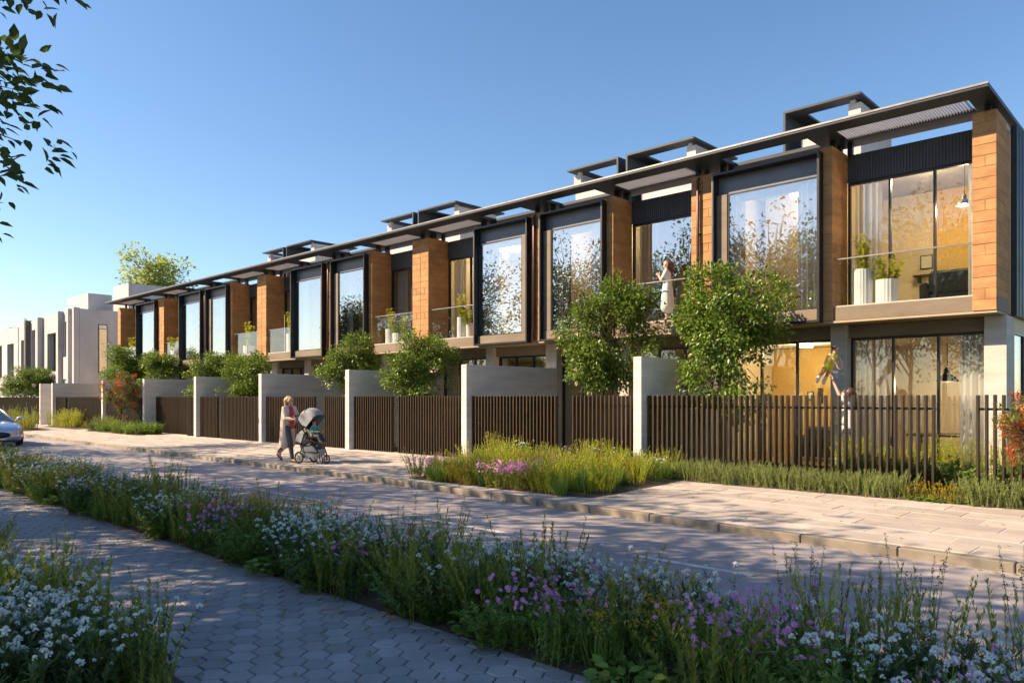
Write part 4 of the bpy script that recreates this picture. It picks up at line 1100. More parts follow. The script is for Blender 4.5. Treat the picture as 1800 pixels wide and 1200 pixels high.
# fallen leaves on the footpath, the gutters and the pavement
G = Leaves(); n = 420
X = rng.uniform(-16, .5, n); w = rng.integers(0, 3, n)
Y = np.where(w == 0, rng.uniform(2.0, 3.75, n), np.where(w == 1, np.array([yk(a) for a in X]) - np.abs(rng.normal(size=n)) * .12 - .03, np.array([yk(a) for a in X]) + rng.uniform(.3, 3.0, n)))
Z = np.where(w == 0, .036, np.where(w == 1, .010, np.array([zp(a, b) for a, b in zip(X, Y)]) + .008))
a = rng.uniform(0, 6.283, n)
G.leaf(np.stack([X, Y, Z], 1), np.stack([np.cos(a), np.sin(a), rng.uniform(0, .15, n)], 1), np.array([[0, 0, 1.]]) + rng.normal(size=(n, 3)) * .12, rng.uniform(.03, .065, n), rng.uniform(.02, .04, n), 0, .2, 'o', .1)
stuff(tag(link('fallen_leaves', G.mesh('fallen_leaves', ['leaf_yellow'])), 'scattered small fallen leaves on the paths and gutter', 'leaves'))

# ------------------------------------------------------------------ planters
def plant_in_pot(seed, h, r, n):
    global rng
    keep = rng; rng = np.random.default_rng(seed)
    G = Leaves(); P = stems(n, r * .7, h, r * .8, .03); G.stem(P[0], P[1], .006, .005); G.stem(P[1], P[2], .005, .003)
    per = 46; rep = [np.repeat(q, per, 0) for q in P]; m = n * per; t = rng.uniform(.1, 1, m); X = along(*rep, t); a = rng.uniform(0, 6.283, m)
    D = np.stack([np.cos(a), np.sin(a), rng.uniform(.1, 1.0, m)], 1); ln = rng.uniform(.06, .11, m)
    G.leaf(X, D, np.stack([-np.cos(a) * .4, -np.sin(a) * .4, np.ones(m)], 1), ln, ln * .42, 0, .15, 'o', .15)
    me = G.mesh('foliage', ['leaf_lime']); rng = keep; return me
FOL = [plant_in_pot(1, .62, .14, 11), plant_in_pot(2, .42, .2, 13)]
def planter(x, y, r, h, kind, label, s=1.0, z=ZF + .022):
    p = empty('planter', (x, y, z)); tag(p, label, 'planter', 'planters on the balconies')
    MB().lathe([(r * .96, 0), (r, .02), (r, h), (r - .03, h), (r - .035, h - .05)], n=40, flute=.035).build('pot', 'planter_stone', p)
    MB().lathe([(r - .034, h - .07), (r - .034, h - .045)], n=20).build('potting_soil', 'soil', p)
    o = link('foliage', FOL[kind], p, (0, 0, h - .05), rnd.uniform(0, 6), s * 1.12)
    return p
planter(-5.45, 16.36, .19, .76, 0, 'tall fluted planter on the nearest balcony, left of the squat one')
planter(-4.99, 16.4, .215, .50, 1, 'squat fluted planter on the nearest balcony')
planter(-17.66, 16.25, .15, .66, 0, 'tall planter on the third balcony from the right, left one of the pair')
planter(-17.28, 16.25, .12, .46, 1, 'short planter on the third balcony, right of the taller one', .95)
planter(-21.42, 16.3, .19, .52, 0, 'tall planter on the fourth balcony, right of the wide rust fin'); planter(-20.85, 16.25, .25, .34, 1, 'broad low planter on the fourth balcony', 1.35)
planter(-28.1, 16.25, .2, .74, 0, 'lone tall planter on the fifth balcony', 1.25)
planter(-31.6, 16.2, .26, .4, 0, 'planter with yellow-green shrub on the sixth balcony', 1.45)
planter(-39.5, 16.25, .3, .55, 1, 'broad planter on the seventh balcony beside the window box', 1.5)
planter(-45.6, 16.25, .28, .45, 0, 'planter with tall shrub on the last balcony', 1.5)

# ------------------------------------------------------------------ furnishings seen through the near glazing
def pendant(x, y, ztop, drop, s, label, lit=False):
    p = empty('pendant_lamp', (x, y, ztop - drop)); tag(p, label, 'lamp')
    MB().tube([(0, 0, .30 * s), (0, 0, drop - .001)], .007, 6).build('cord', 'black_metal', p)
    MB().lathe([(.23 * s, 0), (.225 * s, .015), (.16 * s, .10 * s), (.07 * s, .17 * s), (.05 * s, .28 * s), (.02 * s, .31 * s)], n=24, cap=False).build('shade', 'black_metal', p, smooth=True)
    MB().ball((0, 0, .07 * s), .04 * s).build('bulb', 'lamp_glow', p, smooth=True)
    l = bpy.data.lights.new('bulb_light', 'POINT'); l.energy = 60; l.color = (1, .74, .42); l.shadow_soft_size = .08
    lo = bpy.data.objects.new('bulb_light', l); COL.objects.link(lo); lo.parent = p; lo.location = (0, 0, -.05)
pendant(-4.35, 18.3, ZS - .296, .95, 1.0, 'black dome pendant lamp in the near ground-floor room')
pendant(-4.0, 18.2, ZT - .15, 1.0, .75, 'small black pendant lamp in the near upper room')
def ceiling_lamp(x, y, z, label, e=60, col=(1, .74, .38)):
    p = empty('ceiling_lamp', (x, y, z - .09)); tag(p, label, 'lamp')
    MB().lathe([(.06, .05), (.06, .09)], n=16).build('rose', 'rim_silver', p)
    MB().lathe([(.13, 0), (.15, .02), (.14, .049)], n=20).build('diffuser', 'lamp_glow', p, smooth=True)
    l = bpy.data.lights.new('lamp_light', 'POINT'); l.energy = e; l.color = col; l.shadow_soft_size = .12
    lo = bpy.data.objects.new('lamp_light', l); COL.objects.link(lo); lo.parent = p; lo.location = (0, 0, -.16)
ceiling_lamp(-4.75, 18.2, ZT - .15, 'glowing ceiling lamp in the near upper room', 45)
ceiling_lamp(-7.3, 18.0, ZS - .296, 'ceiling lamp in the ochre ground-floor room', 30)
ceiling_lamp(-7.4, 17.5, ZT - .15, 'ceiling lamp behind the nearest window box', 20)
ceiling_lamp(-17.8, 18.4, ZT - .15, 'ceiling lamp in the third house upper room', 45)
ceiling_lamp(-12.8, 17.5, ZT - .15, 'ceiling lamp behind the second window box', 16)
def picture(x, z, w, h, y, label, dark=True):
    p = empty('picture', (x, y, z)); tag(p, label, 'picture')
    mb = MB(); frame_rect(mb, -w / 2, w / 2, 0, h, -.03, -.004, .02); mb.build('frame', 'black_metal', p)
    MB().box(-w / 2 + .02, w / 2 - .02, -.012, -.004, .02, h - .02).build('canvas', 'picture_dark' if dark else 'picture_mat', p)
for i, (x, z, l) in enumerate(((-4.25, 1.95, 'upper left'), (-3.75, 1.95, 'upper right'), (-4.25, 1.4, 'lower left'), (-3.75, 1.4, 'lower right'))):
    picture(x, z, .46, .48, 20.598, 'dark square picture on the ground-floor wall, %s of four' % l)
picture(-7.75, 1.7, .16, .22, 19.398, 'tiny light picture on the ochre wall', False); picture(-7.5, 1.62, .13, .38, 19.398, 'narrow dark picture on the ochre wall')
for i, x in enumerate((-5.35, -4.98, -4.65)): picture(x, 4.95, .28, .34, 20.598, ('left', 'middle', 'right')[i] + ' picture above the shelf in the near upper room', i == 9)
sh = empty('wall_shelf', (-5.0, 20.4, 4.75)); tag(sh, 'dark wall shelf below the pictures in the near upper room', 'shelf')
bx('board', 'dark_wood', sh, -.6, .6, -.05, .197, 0, .04, .004); bx('bracket', 'black_metal', sh, -.5, -.47, -.02, .197, -.15, -.002, 0); bx('bracket', 'black_metal', sh, .47, .5, -.02, .197, -.15, -.002, 0)
def sofa(x, y, z, rz, label, w=1.7):
    p = empty('sofa', (x, y, z), rz); tag(p, label, 'sofa')
    bx('base', 'sofa_cloth', p, -w / 2, w / 2, -.4, .4, .1, .38, .04); bx('backrest', 'sofa_cloth', p, -w / 2, w / 2, .2, .42, .381, .85, .06)
    for s in (-1, 1): bx('armrest', 'sofa_cloth', p, s * (w / 2 + .001), s * (w / 2 + .18), -.4, .42, .1, .62, .05)
    for k in range(2): bx('cushion', 'sofa_cloth', p, -w / 2 + .02 + k * w / 2, -.02 + k * w / 2, -.38, .19, .381, .5, .05)
    for a in (-1, 1):
        for b in (-.33, .33): MB().tube([(a * (w / 2 - .1), b, 0), (a * (w / 2 - .1), b, .101)], .025, 8).build('leg', 'dark_wood', p)
sofa(-4.15, 18.4, ZF, 3.14, 'dark sofa in the near upper room', 1.0)
sofa(-6.6, 18.6, .21, 3.14, 'dark sofa behind the near fence in the ground-floor room')
def table(x, y, z, label):
    p = empty('dining_table', (x, y, z)); tag(p, label, 'table')
    bx('table_top', 'dark_wood', p, -.8, .8, -.45, .45, .7, .75, .01)
    for a in (-1, 1):
        for b in (-1, 1): bx('leg', 'dark_wood', p, a * .72 - .03, a * .72 + .03, b * .38 - .03, b * .38 + .03, 0, .699, 0)
table(-4.3, 18.5, .21, 'dark dining table below the dome pendant')

# ------------------------------------------------------------------ people
def remesh(name, parts, voxel, mat, smooth=3):
    """parts: ('c', p0, r0, p1, r1) tapered capsules and ('e', centre, radii) ellipsoids fused into one skin"""
    mb = MB()
    for q in parts:
        if q[0] == 'c':
            _, a, ra, b, rb = q; a, b = Vector(a), Vector(b)
            mb.tube([a, a.lerp(b, .5), b], [ra, (ra + rb) / 2, rb], 12); mb.ball(a, ra, 12, 8); mb.ball(b, rb, 12, 8)
        else: mb.ball(q[1], q[2], 14, 10)
    me = mb.mesh(name, mat)
    o = bpy.data.objects.new(name, me); COL.objects.link(o)
    md = o.modifiers.new('r', 'REMESH'); md.mode = 'VOXEL'; md.voxel_size = voxel
    if smooth: m2 = o.modifiers.new('s', 'SMOOTH'); m2.iterations = smooth; m2.factor = .5
    dg = bpy.context.evaluated_depsgraph_get(); dg.update()
    new = bpy.data.meshes.new_from_object(o.evaluated_get(dg))
    bpy.data.objects.remove(o); new.name = name
    new.materials.clear(); new.materials.append(M[mat])
    new.polygons.foreach_set('use_smooth', [True] * len(new.polygons))
    return new
def head_parts(c, fwd, s=1.0):
    c = Vector(c); f = Vector(fwd).normalized(); up = Vector((0, 0, 1)); up = (up - f * up.dot(f)).normalized(); sd = up.cross(f)
    P = lambda a, b, d: tuple(c + f * a * s + sd * b * s + up * d * s)
    return [('e', P(-.01, 0, .02), (.088 * s, .078 * s, .10 * s)), ('c', P(.03, 0, -.03), .058 * s, P(.045, 0, -.085), .036 * s),
            ('c', P(.088, 0, .0), .011 * s, P(.103, 0, -.028), .013 * s), ('e', P(.0, .078, -.01), (.02 * s, .012 * s, .03 * s)), ('e', P(.0, -.078, -.01), (.02 * s, .012 * s, .03 * s)),
            ('c', P(.075, .018, -.058), .011 * s, P(.075, -.018, -.058), .011 * s)], P
def hand_parts(w, d, n, s=1.0, curl=.6):
    """w wrist, d hand direction, n palm normal (fingers curl towards it)"""
    w, d, n = Vector(w), Vector(d).normalized(), Vector(n).normalized(); n = (n - d * n.dot(d)).normalized(); sd = d.cross(n); out = []
    pal = w + d * .085 * s
    for k in (-1, 0, 1): out.append(('c', tuple(w + sd * .012 * k * s), .017 * s, tuple(pal + sd * .026 * k * s), .014 * s))
    for k, ln in ((-1.5, .062), (-.5, .078), (.5, .084), (1.5, .074)):
        a = pal + sd * .0215 * k * s; b = a + (d * math.cos(curl * .6) + n * math.sin(curl * .6)) * ln * .5 * s
        c = b + (d * math.cos(curl * 1.7) + n * math.sin(curl * 1.7)) * ln * .5 * s
        out += [('c', tuple(a), .0095 * s, tuple(b), .0088 * s), ('c', tuple(b), .0088 * s, tuple(c), .0075 * s)]
    t0 = w + d * .03 * s + sd * .024 * s; t1 = t0 + (d * .6 + sd * .75 + n * .25).normalized() * .04 * s; t2 = t1 + (d * .85 + sd * .1 + n * .5).normalized() * .032 * s
    out += [('c', tuple(t0), .013 * s, tuple(t1), .011 * s), ('c', tuple(t1), .011 * s, tuple(t2), .009 * s)]
    return out
def person(loc, rz, J, label, clothes, hair, voxel=.009, s=1.0, hands=True, curl=.9, palm=(0, 0, -1)):
    """J: joints in the person's own frame, +x forward, z up"""
    p = empty('person', loc, rz); tag(p, label, 'person')
    V = lambda k: Vector(J[k])
    b = []
    hp, P = head_parts(J['head'], J['look'], s); b += hp
    b.append(('c', tuple(V('head') - Vector((.015, 0, .05)) * s), .052 * s, J['neck'], .058 * s))
    ch, pe = V('chest'), V('pelvis')
    for sg in (-1, 1): b.append(('c', tuple(ch + Vector((0, sg * .07, .02)) * s), .105 * s, tuple(pe + Vector((0, sg * .07, 0)) * s), .105 * s))
    for sd_ in 'LR':
        b += [('c', J['neck'], .05 * s, J['sh' + sd_], .055 * s), ('c', tuple(ch), .08 * s, J['sh' + sd_], .052 * s),
              ('c', J['sh' + sd_], .05 * s, J['el' + sd_], .038 * s), ('c', J['el' + sd_], .038 * s, J['wr' + sd_], .025 * s),
              ('c', tuple(pe + Vector((0, (.09 if sd_ == 'L' else -.09), -.02)) * s), .09 * s, J['kn' + sd_], .058 * s), ('c', J['kn' + sd_], .056 * s, J['an' + sd_], .036 * s),
              ('c', J['an' + sd_], .036 * s, J['toe' + sd_], .026 * s)]
        if hands: b += hand_parts(J['wr' + sd_], V('wr' + sd_) - V('el' + sd_) if 'hd' + sd_ not in J else J['hd' + sd_], palm, s, curl)
    link('body', remesh('body', b, voxel, 'skin'), p)
    for (nm, mat, parts) in clothes: link(nm, remesh(nm, parts, max(voxel, .009), mat, 4), p)
    link('hair', remesh('hair', hair, .009, J.get('hairmat', 'hair_brown'), 2), p)
    e = MB()
    for sg in (-1, 1): e.ball(P(.074, .032 * sg, .012), .011 * s, 8, 6)
    e.build('eyes', 'dark_plastic', p, smooth=True)
    l_ = MB().ball(P(.083, 0, -.058), (.008 * s, .022 * s, .009 * s), 8, 6); l_.build('lips', 'cloth_red', p, smooth=True)
    return p
HD = R(15)          # heading of woman and stroller
# woman walking with the stroller (faces +x)
J = dict(head=(.06, 0, 1.545), look=(1, 0, -.08), neck=(.01, 0, 1.405), chest=(.0, 0, 1.24), pelvis=(0, 0, .90),
         shL=(.02, .165, 1.355), shR=(.02, -.165, 1.355), elL=(.12, .2, 1.115), elR=(.10, -.21, 1.11), wrL=(.29, .15, 1.10), wrR=(.285, -.17, 1.095), hdL=(1, 0, .05), hdR=(1, 0, .05),
         knL=(-.12, .085, .49), knR=(.14, -.085, .50), anL=(-.42, .085, .20), anR=(.20, -.085, .075), toeL=(-.34, .085, .05), toeR=(.36, -.085, .03), hairmat='hair_blonde')
def leg(J, s, ex): return [('c', (J['pelvis'][0], (.09 if s == 'L' else -.09), J['pelvis'][2]), .105 + ex, J['kn' + s], .066 + ex), ('c', J['kn' + s], .066 + ex, tuple(Vector(J['an' + s]) + Vector((0, 0, .05))), .050 + ex)]
knit = []
for sg in (-1, 1):
    knit += [('c', (-.015, sg * .075, 1.29), .118, (-.03, sg * .085, .92), .125), ('c', (-.03, sg * .085, .92), .125, (-.05 - .02 * sg, sg * .11, .50), .135), ('c', (-.05, sg * .1, .52), .13, (-.05, sg * .1, .46), .125)]
    s = 'L' if sg > 0 else 'R'
    knit += [('c', (.0, sg * .06, 1.36), .075, J['sh' + s], .072), ('c', J['sh' + s], .07, J['el' + s], .06), ('c', J['el' + s], .06, tuple(Vector(J['wr' + s]) - Vector((.02, 0, 0))), .042)]
top = [('c', (.05, 0, 1.33), .088, (.06, 0, .93), .095)]
shoes = lambda s: [('c', tuple(Vector(J['an' + s]) + Vector((-.03, 0, -.02))), .045, J['toe' + s], .034)]
hair = [('e', (.035, 0, 1.575), (.105, .092, .105)), ('c', (-.03, 0, 1.56), .085, (-.06, 0, 1.38), .06)] + [('c', (.0, sg * .07, 1.56), .04, (.0, sg * .085, 1.36), .032) for sg in (-1, 1)]
# open the face: hair stays behind it
hair = [(q[0], tuple(Vector(q[1]) + Vector((-.035, 0, .006))), *q[2:]) for q in hair]
person((-17.18, 9.86, zp(-17.2, 9.86) + .005), HD, J, 'woman in long rose cardigan pushing a stroller along the pavement',
       [('trousers', 'denim_grey', leg(J, 'L', .0) + leg(J, 'R', .0)), ('cardigan', 'knit_rose', knit), ('top', 'cloth_red', top), ('shoe', 'shoe_leather', shoes('L')), ('shoe', 'shoe_leather', shoes('R'))], hair, .008, palm=(0, 0, -1))
# woman on the second balcony, facing left of the picture
J2 = dict(head=(.03, 0, 1.54), look=(1, -.25, -.12), neck=(.0, 0, 1.40), chest=(0, 0, 1.22), pelvis=(0, 0, .89),
          shL=(.01, .16, 1.34), shR=(.01, -.16, 1.34), elL=(.13, .19, 1.10), elR=(.10, -.20, 1.10), wrL=(.22, .06, 1.24), wrR=(.24, -.05, 1.22), hdL=(.3, -.4, .8), hdR=(.3, .4, .8),
          knL=(.02, .09, .48), knR=(.03, -.09, .48), anL=(0, .09, .075), anR=(.0, -.09, .075), toeL=(.15, .1, .03), toeR=(.15, -.1, .03))
dress = [('c', (0, s_ * .07, 1.26), .112, (0, s_ * .07, .95), .108) for s_ in (-1, 1)] + [('c', (0, s_ * .08, .95), .12, (0, s_ * .12, .4), .17) for s_ in (-1, 1)]
for s in 'LR': dress += [('c', (0, 0, 1.33), .07, J2['sh' + s], .064), ('c', J2['sh' + s], .06, tuple(Vector(J2['sh' + s]).lerp(Vector(J2['el' + s]), .6)), .054)]
hair2 = [('e', (-.015, 0, 1.57), (.098, .095, .105)), ('c', (-.07, 0, 1.56), .08, (-.075, -.02, 1.15), .065)] + [('c', (-.03, s_ * .075, 1.55), .04, (.02, s_ * .11, 1.2), .04) for s_ in (-1, 1)]
bal_w = person((-10.18, 16.42, ZF + .022), R(200), J2, 'woman in a pale dress with long brown hair on the second balcony', [('dress', 'cloth_white', dress), ('shoe', 'shoe_leather', [('c', (-.02, .09, .05), .045, (.15, .1, .035), .035)]), ('shoe', 'shoe_leather', [('c', (-.02, -.09, .05), .045, (.15, -.1, .035), .035)])], hair2, .009)
bal_w.scale = (.94,) * 3
# parent in the near garden with raised arms, facing left
J3 = dict(head=(.03, 0, 1.63), look=(1, 0, .45), neck=(-.01, 0, 1.47), chest=(0, 0, 1.28), pelvis=(0, 0, .93),
          shL=(.03, .18, 1.43), shR=(.03, -.18, 1.43), elL=(.16, .19, 1.62), elR=(.16, -.19, 1.62), wrL=(.26, .14, 1.86), wrR=(.26, -.12, 1.86), hdL=(.2, -.1, 1), hdR=(.2, .1, 1),
          knL=(.03, .1, .5), knR=(-.05, -.1, .5), anL=(.05, .1, .075), anR=(-.12, -.1, .075), toeL=(.21, .12, .03), toeR=(.04, -.12, .03))
shirt = [('c', (0, s_ * .075, 1.34), .122, (0, s_ * .075, .9), .118) for s_ in (-1, 1)]
for s in 'LR': shirt += [('c', (0, 0, 1.40), .075, J3['sh' + s], .075), ('c', J3['sh' + s], .068, tuple(Vector(J3['sh' + s]).lerp(Vector(J3['el' + s]), .7)), .06)]
hair3 = [('e', (-.03, 0, 1.665), (.10, .092, .10)), ('c', (-.09, 0, 1.62), .07, (-.12, 0, 1.36), .05)]
J3['hairmat'] = 'hair_brown'
person((-5.32, 15.15, .19), R(200), J3, 'parent in white shirt reaching up to a child, behind the near fence',
       [('shirt', 'cloth_white', shirt), ('trousers', 'denim_grey', leg(J3, 'L', .01) + leg(J3, 'R', .01)), ('shoe', 'shoe_leather', [('c', (.03, .1, .055), .045, (.22, .12, .035), .036)]), ('shoe', 'shoe_leather', [('c', (-.14, -.1, .055), .045, (.05, -.12, .035), .036)])], hair3, .009, curl=.3, palm=(1, 0, 0))
# toddler held up in the air, body tilted, arms reaching down
J4 = dict(head=(.15, 0, .34), look=(.85, 0, -.5), neck=(.09, 0, .235), chest=(.05, 0, .15), pelvis=(-.05, 0, -.03),
          shL=(.09, .10, .195), shR=(.09, -.10, .195), elL=(.19, .125, .10), elR=(.19, -.125, .10), wrL=(.25, .09, -.01), wrR=(.25, -.09, -.01), hdL=(.3, -.1, -.8), hdR=(.3, .1, -.8),
          knL=(-.10, .075, -.19), knR=(-.13, -.075, -.17), anL=(-.20, .075, -.33), anR=(-.25, -.075, -.29), toeL=(-.22, .075, -.42), toeR=(-.28, -.075, -.38))
def sock(s): a_, t_, k_ = Vector(J4['an' + s]), Vector(J4['toe' + s]), Vector(J4['kn' + s]); return [('c', tuple(a_.lerp(k_, .4)), .043, tuple(a_), .044), ('c', tuple(a_), .044, tuple(t_), .036)]
todd = person((-5.62, 15.0, 2.40), R(-15), J4, 'toddler in yellow top lifted in the air above the near fence',
       [('vest', 'cloth_yellow', [('c', (.07, s_ * .035, .18), .098, (-.05, s_ * .035, -.04), .104) for s_ in (-1, 1)]), ('sock', 'cloth_white', sock('L')), ('sock', 'cloth_white', sock('R'))],
       [('e', (.135, 0, .372), (.08, .078, .072))], .007, .78, True, .4, (1, 0, 0))
todd.scale = (.86,) * 3

# ------------------------------------------------------------------ stroller
def stroller(loc, rz):
    p = empty('stroller', loc, rz); tag(p, 'grey double stroller with black frame pushed by the woman', 'stroller')
    def wheel(x, y, r):
        w = empty('wheel', (x, y, r), 0, p)
        ring = [(r * .86 * math.cos(a), 0, r * .86 * math.sin(a)) for a in np.linspace(0, 2 * math.pi, 25)]
        MB().tube(ring, r * .15, 8, False).build('tyre', 'rubber', w, smooth=True)
        m = MB().tube([(0, -.03, 0), (0, .03, 0)], r * .22, 12)
        for k in range(6):
            a = k * math.pi / 3; m.tube([(0, 0, 0), (r * .78 * math.cos(a), 0, r * .78 * math.sin(a))], r * .07, 6)
        m.tube([(r * .74 * math.cos(a), 0, r * .74 * math.sin(a)) for a in np.linspace(0, 2 * math.pi, 25)], r * .07, 6, False)
        m.build('rim', 'rim_silver', w)
    for y in (-.27, .27): wheel(0, y, .145)
    for y in (-.13, .13): wheel(.66, y, .105)
    f = MB()
    for y in (-.25, .25):
        f.tube([(-.24, y, 1.10), (-.12, y, 1.02), (.28, y, .66), (.64, y * .55, .24)], .017, 8)
        f.tube([(.0, y, .15), (.10, y, .42), (.28, y, .66)], .015, 8)
        f.tube([(.05, y, .30), (.60, y * .6, .26)], .012, 8)
        f.tube([(.64, y * .55, .25), (.66, y * .52, .105)], .018, 8)
    f.tube([(.0, -.27, .145), (.0, .27, .145)], .012, 8); f.tube([(.66, -.14, .105), (.66, .14, .105)], .01, 8)
    f.build('frame', 'dark_plastic', p, smooth=True)
    MB().tube([(-.24, -.25, 1.10), (-.27, -.2, 1.115), (-.27, .2, 1.115), (-.24, .25, 1.10)], .018, 10).build('handlebar', 'shoe_leather', p, smooth=True)
    def hood(cx, cz, r, w, a0, a1, name):
        mb = MB(); n, m = 12, 8
        def P(i, j, rr):
            a = a0 + (a1 - a0) * i / n; v = -1 + 2 * j / m; q = rr * math.sqrt(max(0, 1 - .42 * abs(v) ** 3))
            return (cx + q * math.cos(a), v * w * (rr / r), cz + q * math.sin(a))
        for rr, fl in ((r, 0), (r - .012, 1)):
            for i in range(n):
                for j in range(m):
                    t = [P(i, j, rr), P(i + 1, j, rr), P(i + 1, j + 1, rr), P(i, j + 1, rr)]; mb.quad(*(t[::-1] if fl else t))
        for j in (0, m):          # side cheeks
            for i in range(n): mb.poly([(cx, (-1 if j == 0 else 1) * w * .98, cz), P(i, j, r - .004), P(i + 1, j, r - .004)])
        o = mb.build(name, 'stroller_grey', p, smooth=False)
        for a in (a0, (a0 + a1) / 2, a1):
            i = (a - a0) / (a1 - a0) * n; MB().tube([tuple(Vector(P(i, j, r + .004))) for j in range(m + 1)], .008, 6).build('hood_seam', 'dark_plastic', o)
    hood(.22, .86, .44, .22, R(38), R(165), 'hood')
    hood(-.02, .48, .30, .19, R(62), R(170), 'lower_hood')
    st = MB(); st.poly([(.06, -.19, 1.0), (.06, .19, 1.0), (.24, .19, .60), (.24, -.19, .60)]); 
    seat = MB().tube([(.04, 0, 1.0), (.22, 0, .62), (.55, 0, .60)], [.10, .12, .09], 8).build('seat', 'dark_plastic', p, smooth=True)
    bx('footrest', 'dark_plastic', p, .60, .74, -.12, .12, .50, .53, .01)
    MB().tube([(-.20, 0, .52), (-.06, 0, .36), (.20, 0, .36)], [.09, .12, .10], 8).build('lower_seat', 'dark_plastic', p, smooth=True)
    b = MB(); 
    sec = [(.04, .22, .16, .34), (.2, .24, .14, .40), (.42, .2, .16, .42), (.60, .14, .2, .34)]
    for k in range(3):
        (xa, wa, za, ta), (xb, wb, zb, tb) = sec[k], sec[k + 1]
        for s_ in (-1, 1): b.quad((xa, s_ * wa, ta), (xb, s_ * wb, tb), (xb, s_ * wb * .8, zb), (xa, s_ * wa * .8, za))
        b.quad((xa, -wa * .8, za), (xb, -wb * .8, zb), (xb, wb * .8, zb), (xa, wa * .8, za))
    for k in (0, 3): x_, w_, z_, t_ = sec[k]; b.quad((x_, -w_, t_), (x_, w_, t_), (x_, w_ * .8, z_), (x_, -w_ * .8, z_))
    b.build('basket', 'stroller_grey', p, smooth=True)
    return p
SX, SY = -17.18 + .60 * math.cos(HD), 9.86 + .60 * math.sin(HD)
st_o = stroller((SX, SY, zp(SX, SY) + .005), HD); st_o.scale = (1, .95, 1.06)
for c in kids(st_o):                       # compact wheelbase
    if c.type == 'EMPTY': c.location.x *= .84
    else:
        for q in [c] + kids(c): q.data.transform(Matrix.Scale(.84, 4, (1, 0, 0)))
def seated_child(loc, label, mat, s=.62):
    J = dict(head=(-.02, 0, .62), look=(1, 0, 0), neck=(-.04, 0, .49), chest=(-.05, 0, .37), pelvis=(-.03, 0, .12), shL=(-.03, .11, .44), shR=(-.03, -.11, .44), elL=(.08, .14, .30), elR=(.08, -.14, .30),
             wrL=(.22, .10, .30), wrR=(.22, -.10, .30), knL=(.24, .08, .15), knR=(.24, -.08, .15), anL=(.36, .08, -.06), anR=(.36, -.08, -.06), toeL=(.45, .08, -.07), toeR=(.45, -.08, -.07))
    J = {k: (tuple(np.array(v) * 1.0) if k != 'hairmat' else v) for k, v in J.items()}
    cl = [('shirt', mat, [('c', (-.05, y, .40), .085, (-.03, y, .14), .095) for y in (-.03, .03)] + [('c', J['sh' + q], .05, J['el' + q], .045) for q in 'LR']),
          ('trousers', 'denim_grey', [('c', (-.03, y, .12), .075, (.24, y, .15), .062) for y in (-.08, .08)] + [('c', (.24, y, .15), .06, (.35, y, -.03), .05) for y in (-.08, .08)])]
    q = person(loc, HD, J, label, cl, [('e', (-.035, 0, .65), (.085, .08, .075))], .008, .78, True, .8); q.scale = (.74,) * 3; return q
seated_child((SX + .27 * math.cos(HD), SY + .27 * math.sin(HD), zp(SX, SY) + .58), 'small child in teal shirt sitting in the upper stroller seat', 'cloth_teal')
seated_child((SX + .02, SY, zp(SX, SY) + .36), 'small child in pink top in the lower stroller seat', 'cloth_pink')

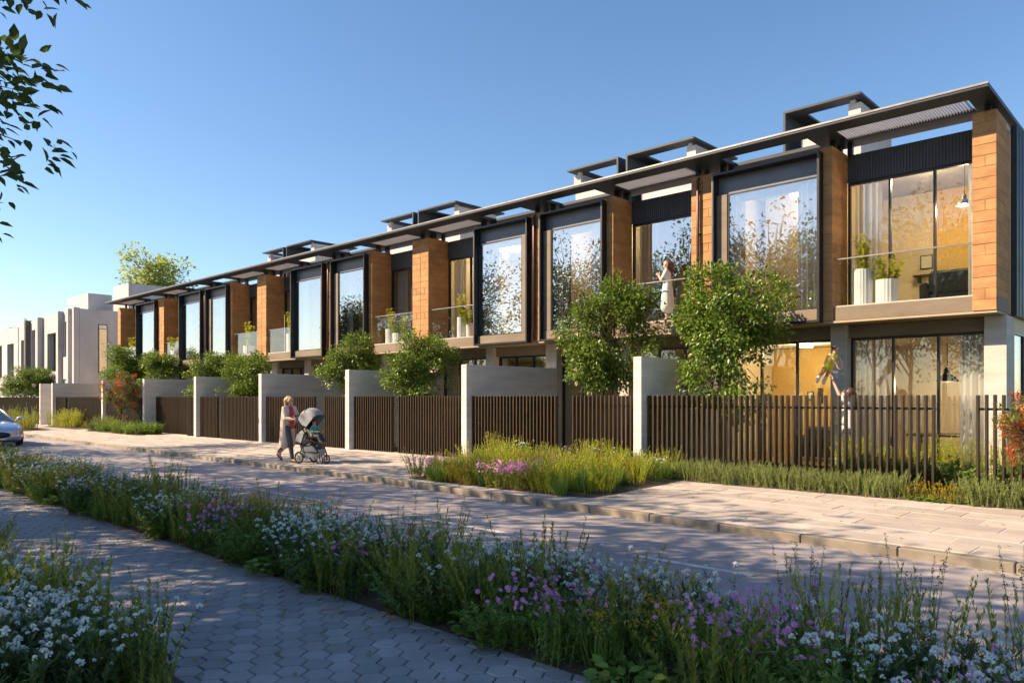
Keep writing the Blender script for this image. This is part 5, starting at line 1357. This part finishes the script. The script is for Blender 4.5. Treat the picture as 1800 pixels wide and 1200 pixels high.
# ------------------------------------------------------------------ parked car at the left edge
def car(loc, rz):
    p = empty('car', loc, rz); tag(p, 'silver lavender sports coupe cut by the left edge of the picture', 'car')
    # stations from nose (x=0) to tail: x, half width, sill z, shoulder z, centre z
    S = [(0.0, .44, .30, .52, .56), (-.06, .64, .22, .60, .64), (-.25, .82, .18, .68, .72), (-.6, .91, .17, .77, .80), (-1.1, .945, .17, .83, .87), (-1.6, .94, .17, .86, .93),
         (-2.2, .93, .17, .87, .95), (-2.9, .94, .17, .88, .95), (-3.4, .97, .17, .92, .97), (-3.9, .95, .19, .93, .97), (-4.3, .88, .24, .90, .93), (-4.5, .74, .32, .84, .86), (-4.56, .6, .4, .78, .8)]
    def ring(x, w, zs, zh, zc):
        pts = [(x, -w * .82, zs), (x, -w * .97, zs + .06), (x, -w, zs + (zh - zs) * .5), (x, -w * .96, zh - .06), (x, -w * .86, zh), (x, -w * .5, zh + (zc - zh) * .75), (x, 0, zc)]
        return pts + [(a, -b, c) for (a, b, c) in pts[-2::-1]]
    mb = MB(); rows = [ring(*s) for s in S]; n = len(rows[0])
    for i in range(len(rows) - 1):
        for j in range(n - 1): mb.quad(rows[i][j], rows[i + 1][j], rows[i + 1][j + 1], rows[i][j + 1])
        mb.quad(rows[i][n - 1], rows[i + 1][n - 1], rows[i + 1][0], rows[i][0])
    mb.poly(rows[0][::-1]); mb.poly(rows[-1])
    b = mb.build('body', 'car_paint', p, smooth=True); bm = bmesh.new(); bm.from_mesh(b.data); bmesh.ops.remove_doubles(bm, verts=bm.verts, dist=1e-4); bmesh.ops.recalc_face_normals(bm, faces=bm.faces); bm.to_mesh(b.data); bm.free(); b.data.polygons.foreach_set('use_smooth', [True] * len(b.data.polygons))
    G = [(-1.35, .80, .88, .70), (-1.75, .78, 1.06, .62), (-2.15, .76, 1.26, .56), (-2.5, .75, 1.335, .54), (-2.95, .74, 1.33, .53), (-3.4, .73, 1.22, .53), (-3.9, .74, .98, .6)]
    g = MB(); rf = MB(); R_ = []
    for (x, w, z, t) in G: R_.append([(x, -w, .86), (x, -(w + t) / 2 - .03, (z + .88) / 2), (x, -t, z - .03), (x, -t * .5, z), (x, t * .5, z), (x, t, z - .03), (x, (w + t) / 2 + .03, (z + .88) / 2), (x, w, .86)])
    for i in range(len(R_) - 1):
        for j in range(7):
            (rf if (i in (3, ) or (i == 4 and 2 <= j <= 4)) and 2 <= j <= 4 else g).quad(R_[i][j], R_[i + 1][j], R_[i + 1][j + 1], R_[i][j + 1])
    g.build('windows', 'car_glass', p, smooth=True); rf.build('roof', 'car_paint', p, smooth=True)
    pil = MB()
    for s_ in (-1, 1):
        pil.tube([(-1.33, s_ * .79, .88), (-2.15, s_ * .6, 1.25), (-2.5, s_ * .55, 1.325), (-2.95, s_ * .54, 1.325), (-3.4, s_ * .56, 1.21), (-3.95, s_ * .66, .95)], .032, 8); pil.tube([(-2.75, s_ * .58, 1.3), (-2.8, s_ * .80, .9)], .03, 8)
    pil.build('pillars', 'car_paint', p, smooth=True)
    for (x, y) in ((-.88, -.80), (-.88, .80), (-3.55, -.82), (-3.55, .82)):
        w = empty('wheel', (x, y, .33), 0, p)
        MB().tube([(.27 * math.cos(a), 0, .27 * math.sin(a)) for a in np.linspace(0, 2 * math.pi, 33)], [.075] * 33, 8, False).build('tyre', 'rubber', w, smooth=True)
        m = MB()
        sg = 1 if y > 0 else -1
        for k in range(7): a = k * 2 * math.pi / 7; m.tube([(0, sg * .12, 0), (.22 * math.cos(a), sg * .11, .22 * math.sin(a))], .022, 6)
        m.tube([(.22 * math.cos(a), sg * .1, .22 * math.sin(a)) for a in np.linspace(0, 2 * math.pi, 25)], .02, 6, False); m.tube([(0, sg * .05, 0), (0, sg * .135, 0)], .05, 12)
        m.build('rim', 'rim_silver', w)
        ar = MB().tube([(0, -.09 * sg, 0), (0, .135 * sg - .02 * sg, 0)], .345, 28).build('wheel_arch', 'rubber', w)
        ar.scale = (1, .9, 1)
    for s_ in (-1, 1):
        MB().ball((-.36, s_ * .70, .655), (.24, .09, .055), 14, 8).build('headlight', 'lamp_lens', p, smooth=True)
        MB().ball((-.13, s_ * .68, .40), (.05, .05, .045), 10, 7).build('fog_lamp', 'lamp_lens', p, smooth=True)
        m = MB().ball((-1.52, s_ * 1.03, .98), (.09, .12, .07), 12, 8).tube([(-1.5, s_ * .86, .90), (-1.52, s_ * .98, .95)], .025, 8); m.build('mirror', 'car_paint', p, smooth=True)
    gr = MB(); gr.ball((-.03, 0, .42), (.08, .42, .12), 24, 10); gr.build('grille', 'dark_plastic', p, smooth=True)
    gs = MB()
    for k in range(9): gs.tube([(.045, -.32 + k * .08, .33), (.045, -.32 + k * .08, .51)], .006, 6)
    gs.build('grille_bars', 'dark_plastic', p)
    bx('splitter', 'dark_plastic', p, -.3, -.04, -.7, .7, .16, .20, .01)
    MB().box(.018, .026, -.24, .24, .245, .30).build('bumper_bar', 'car_paint', p)
car((-31.6, 6.72, 0), 0.0)
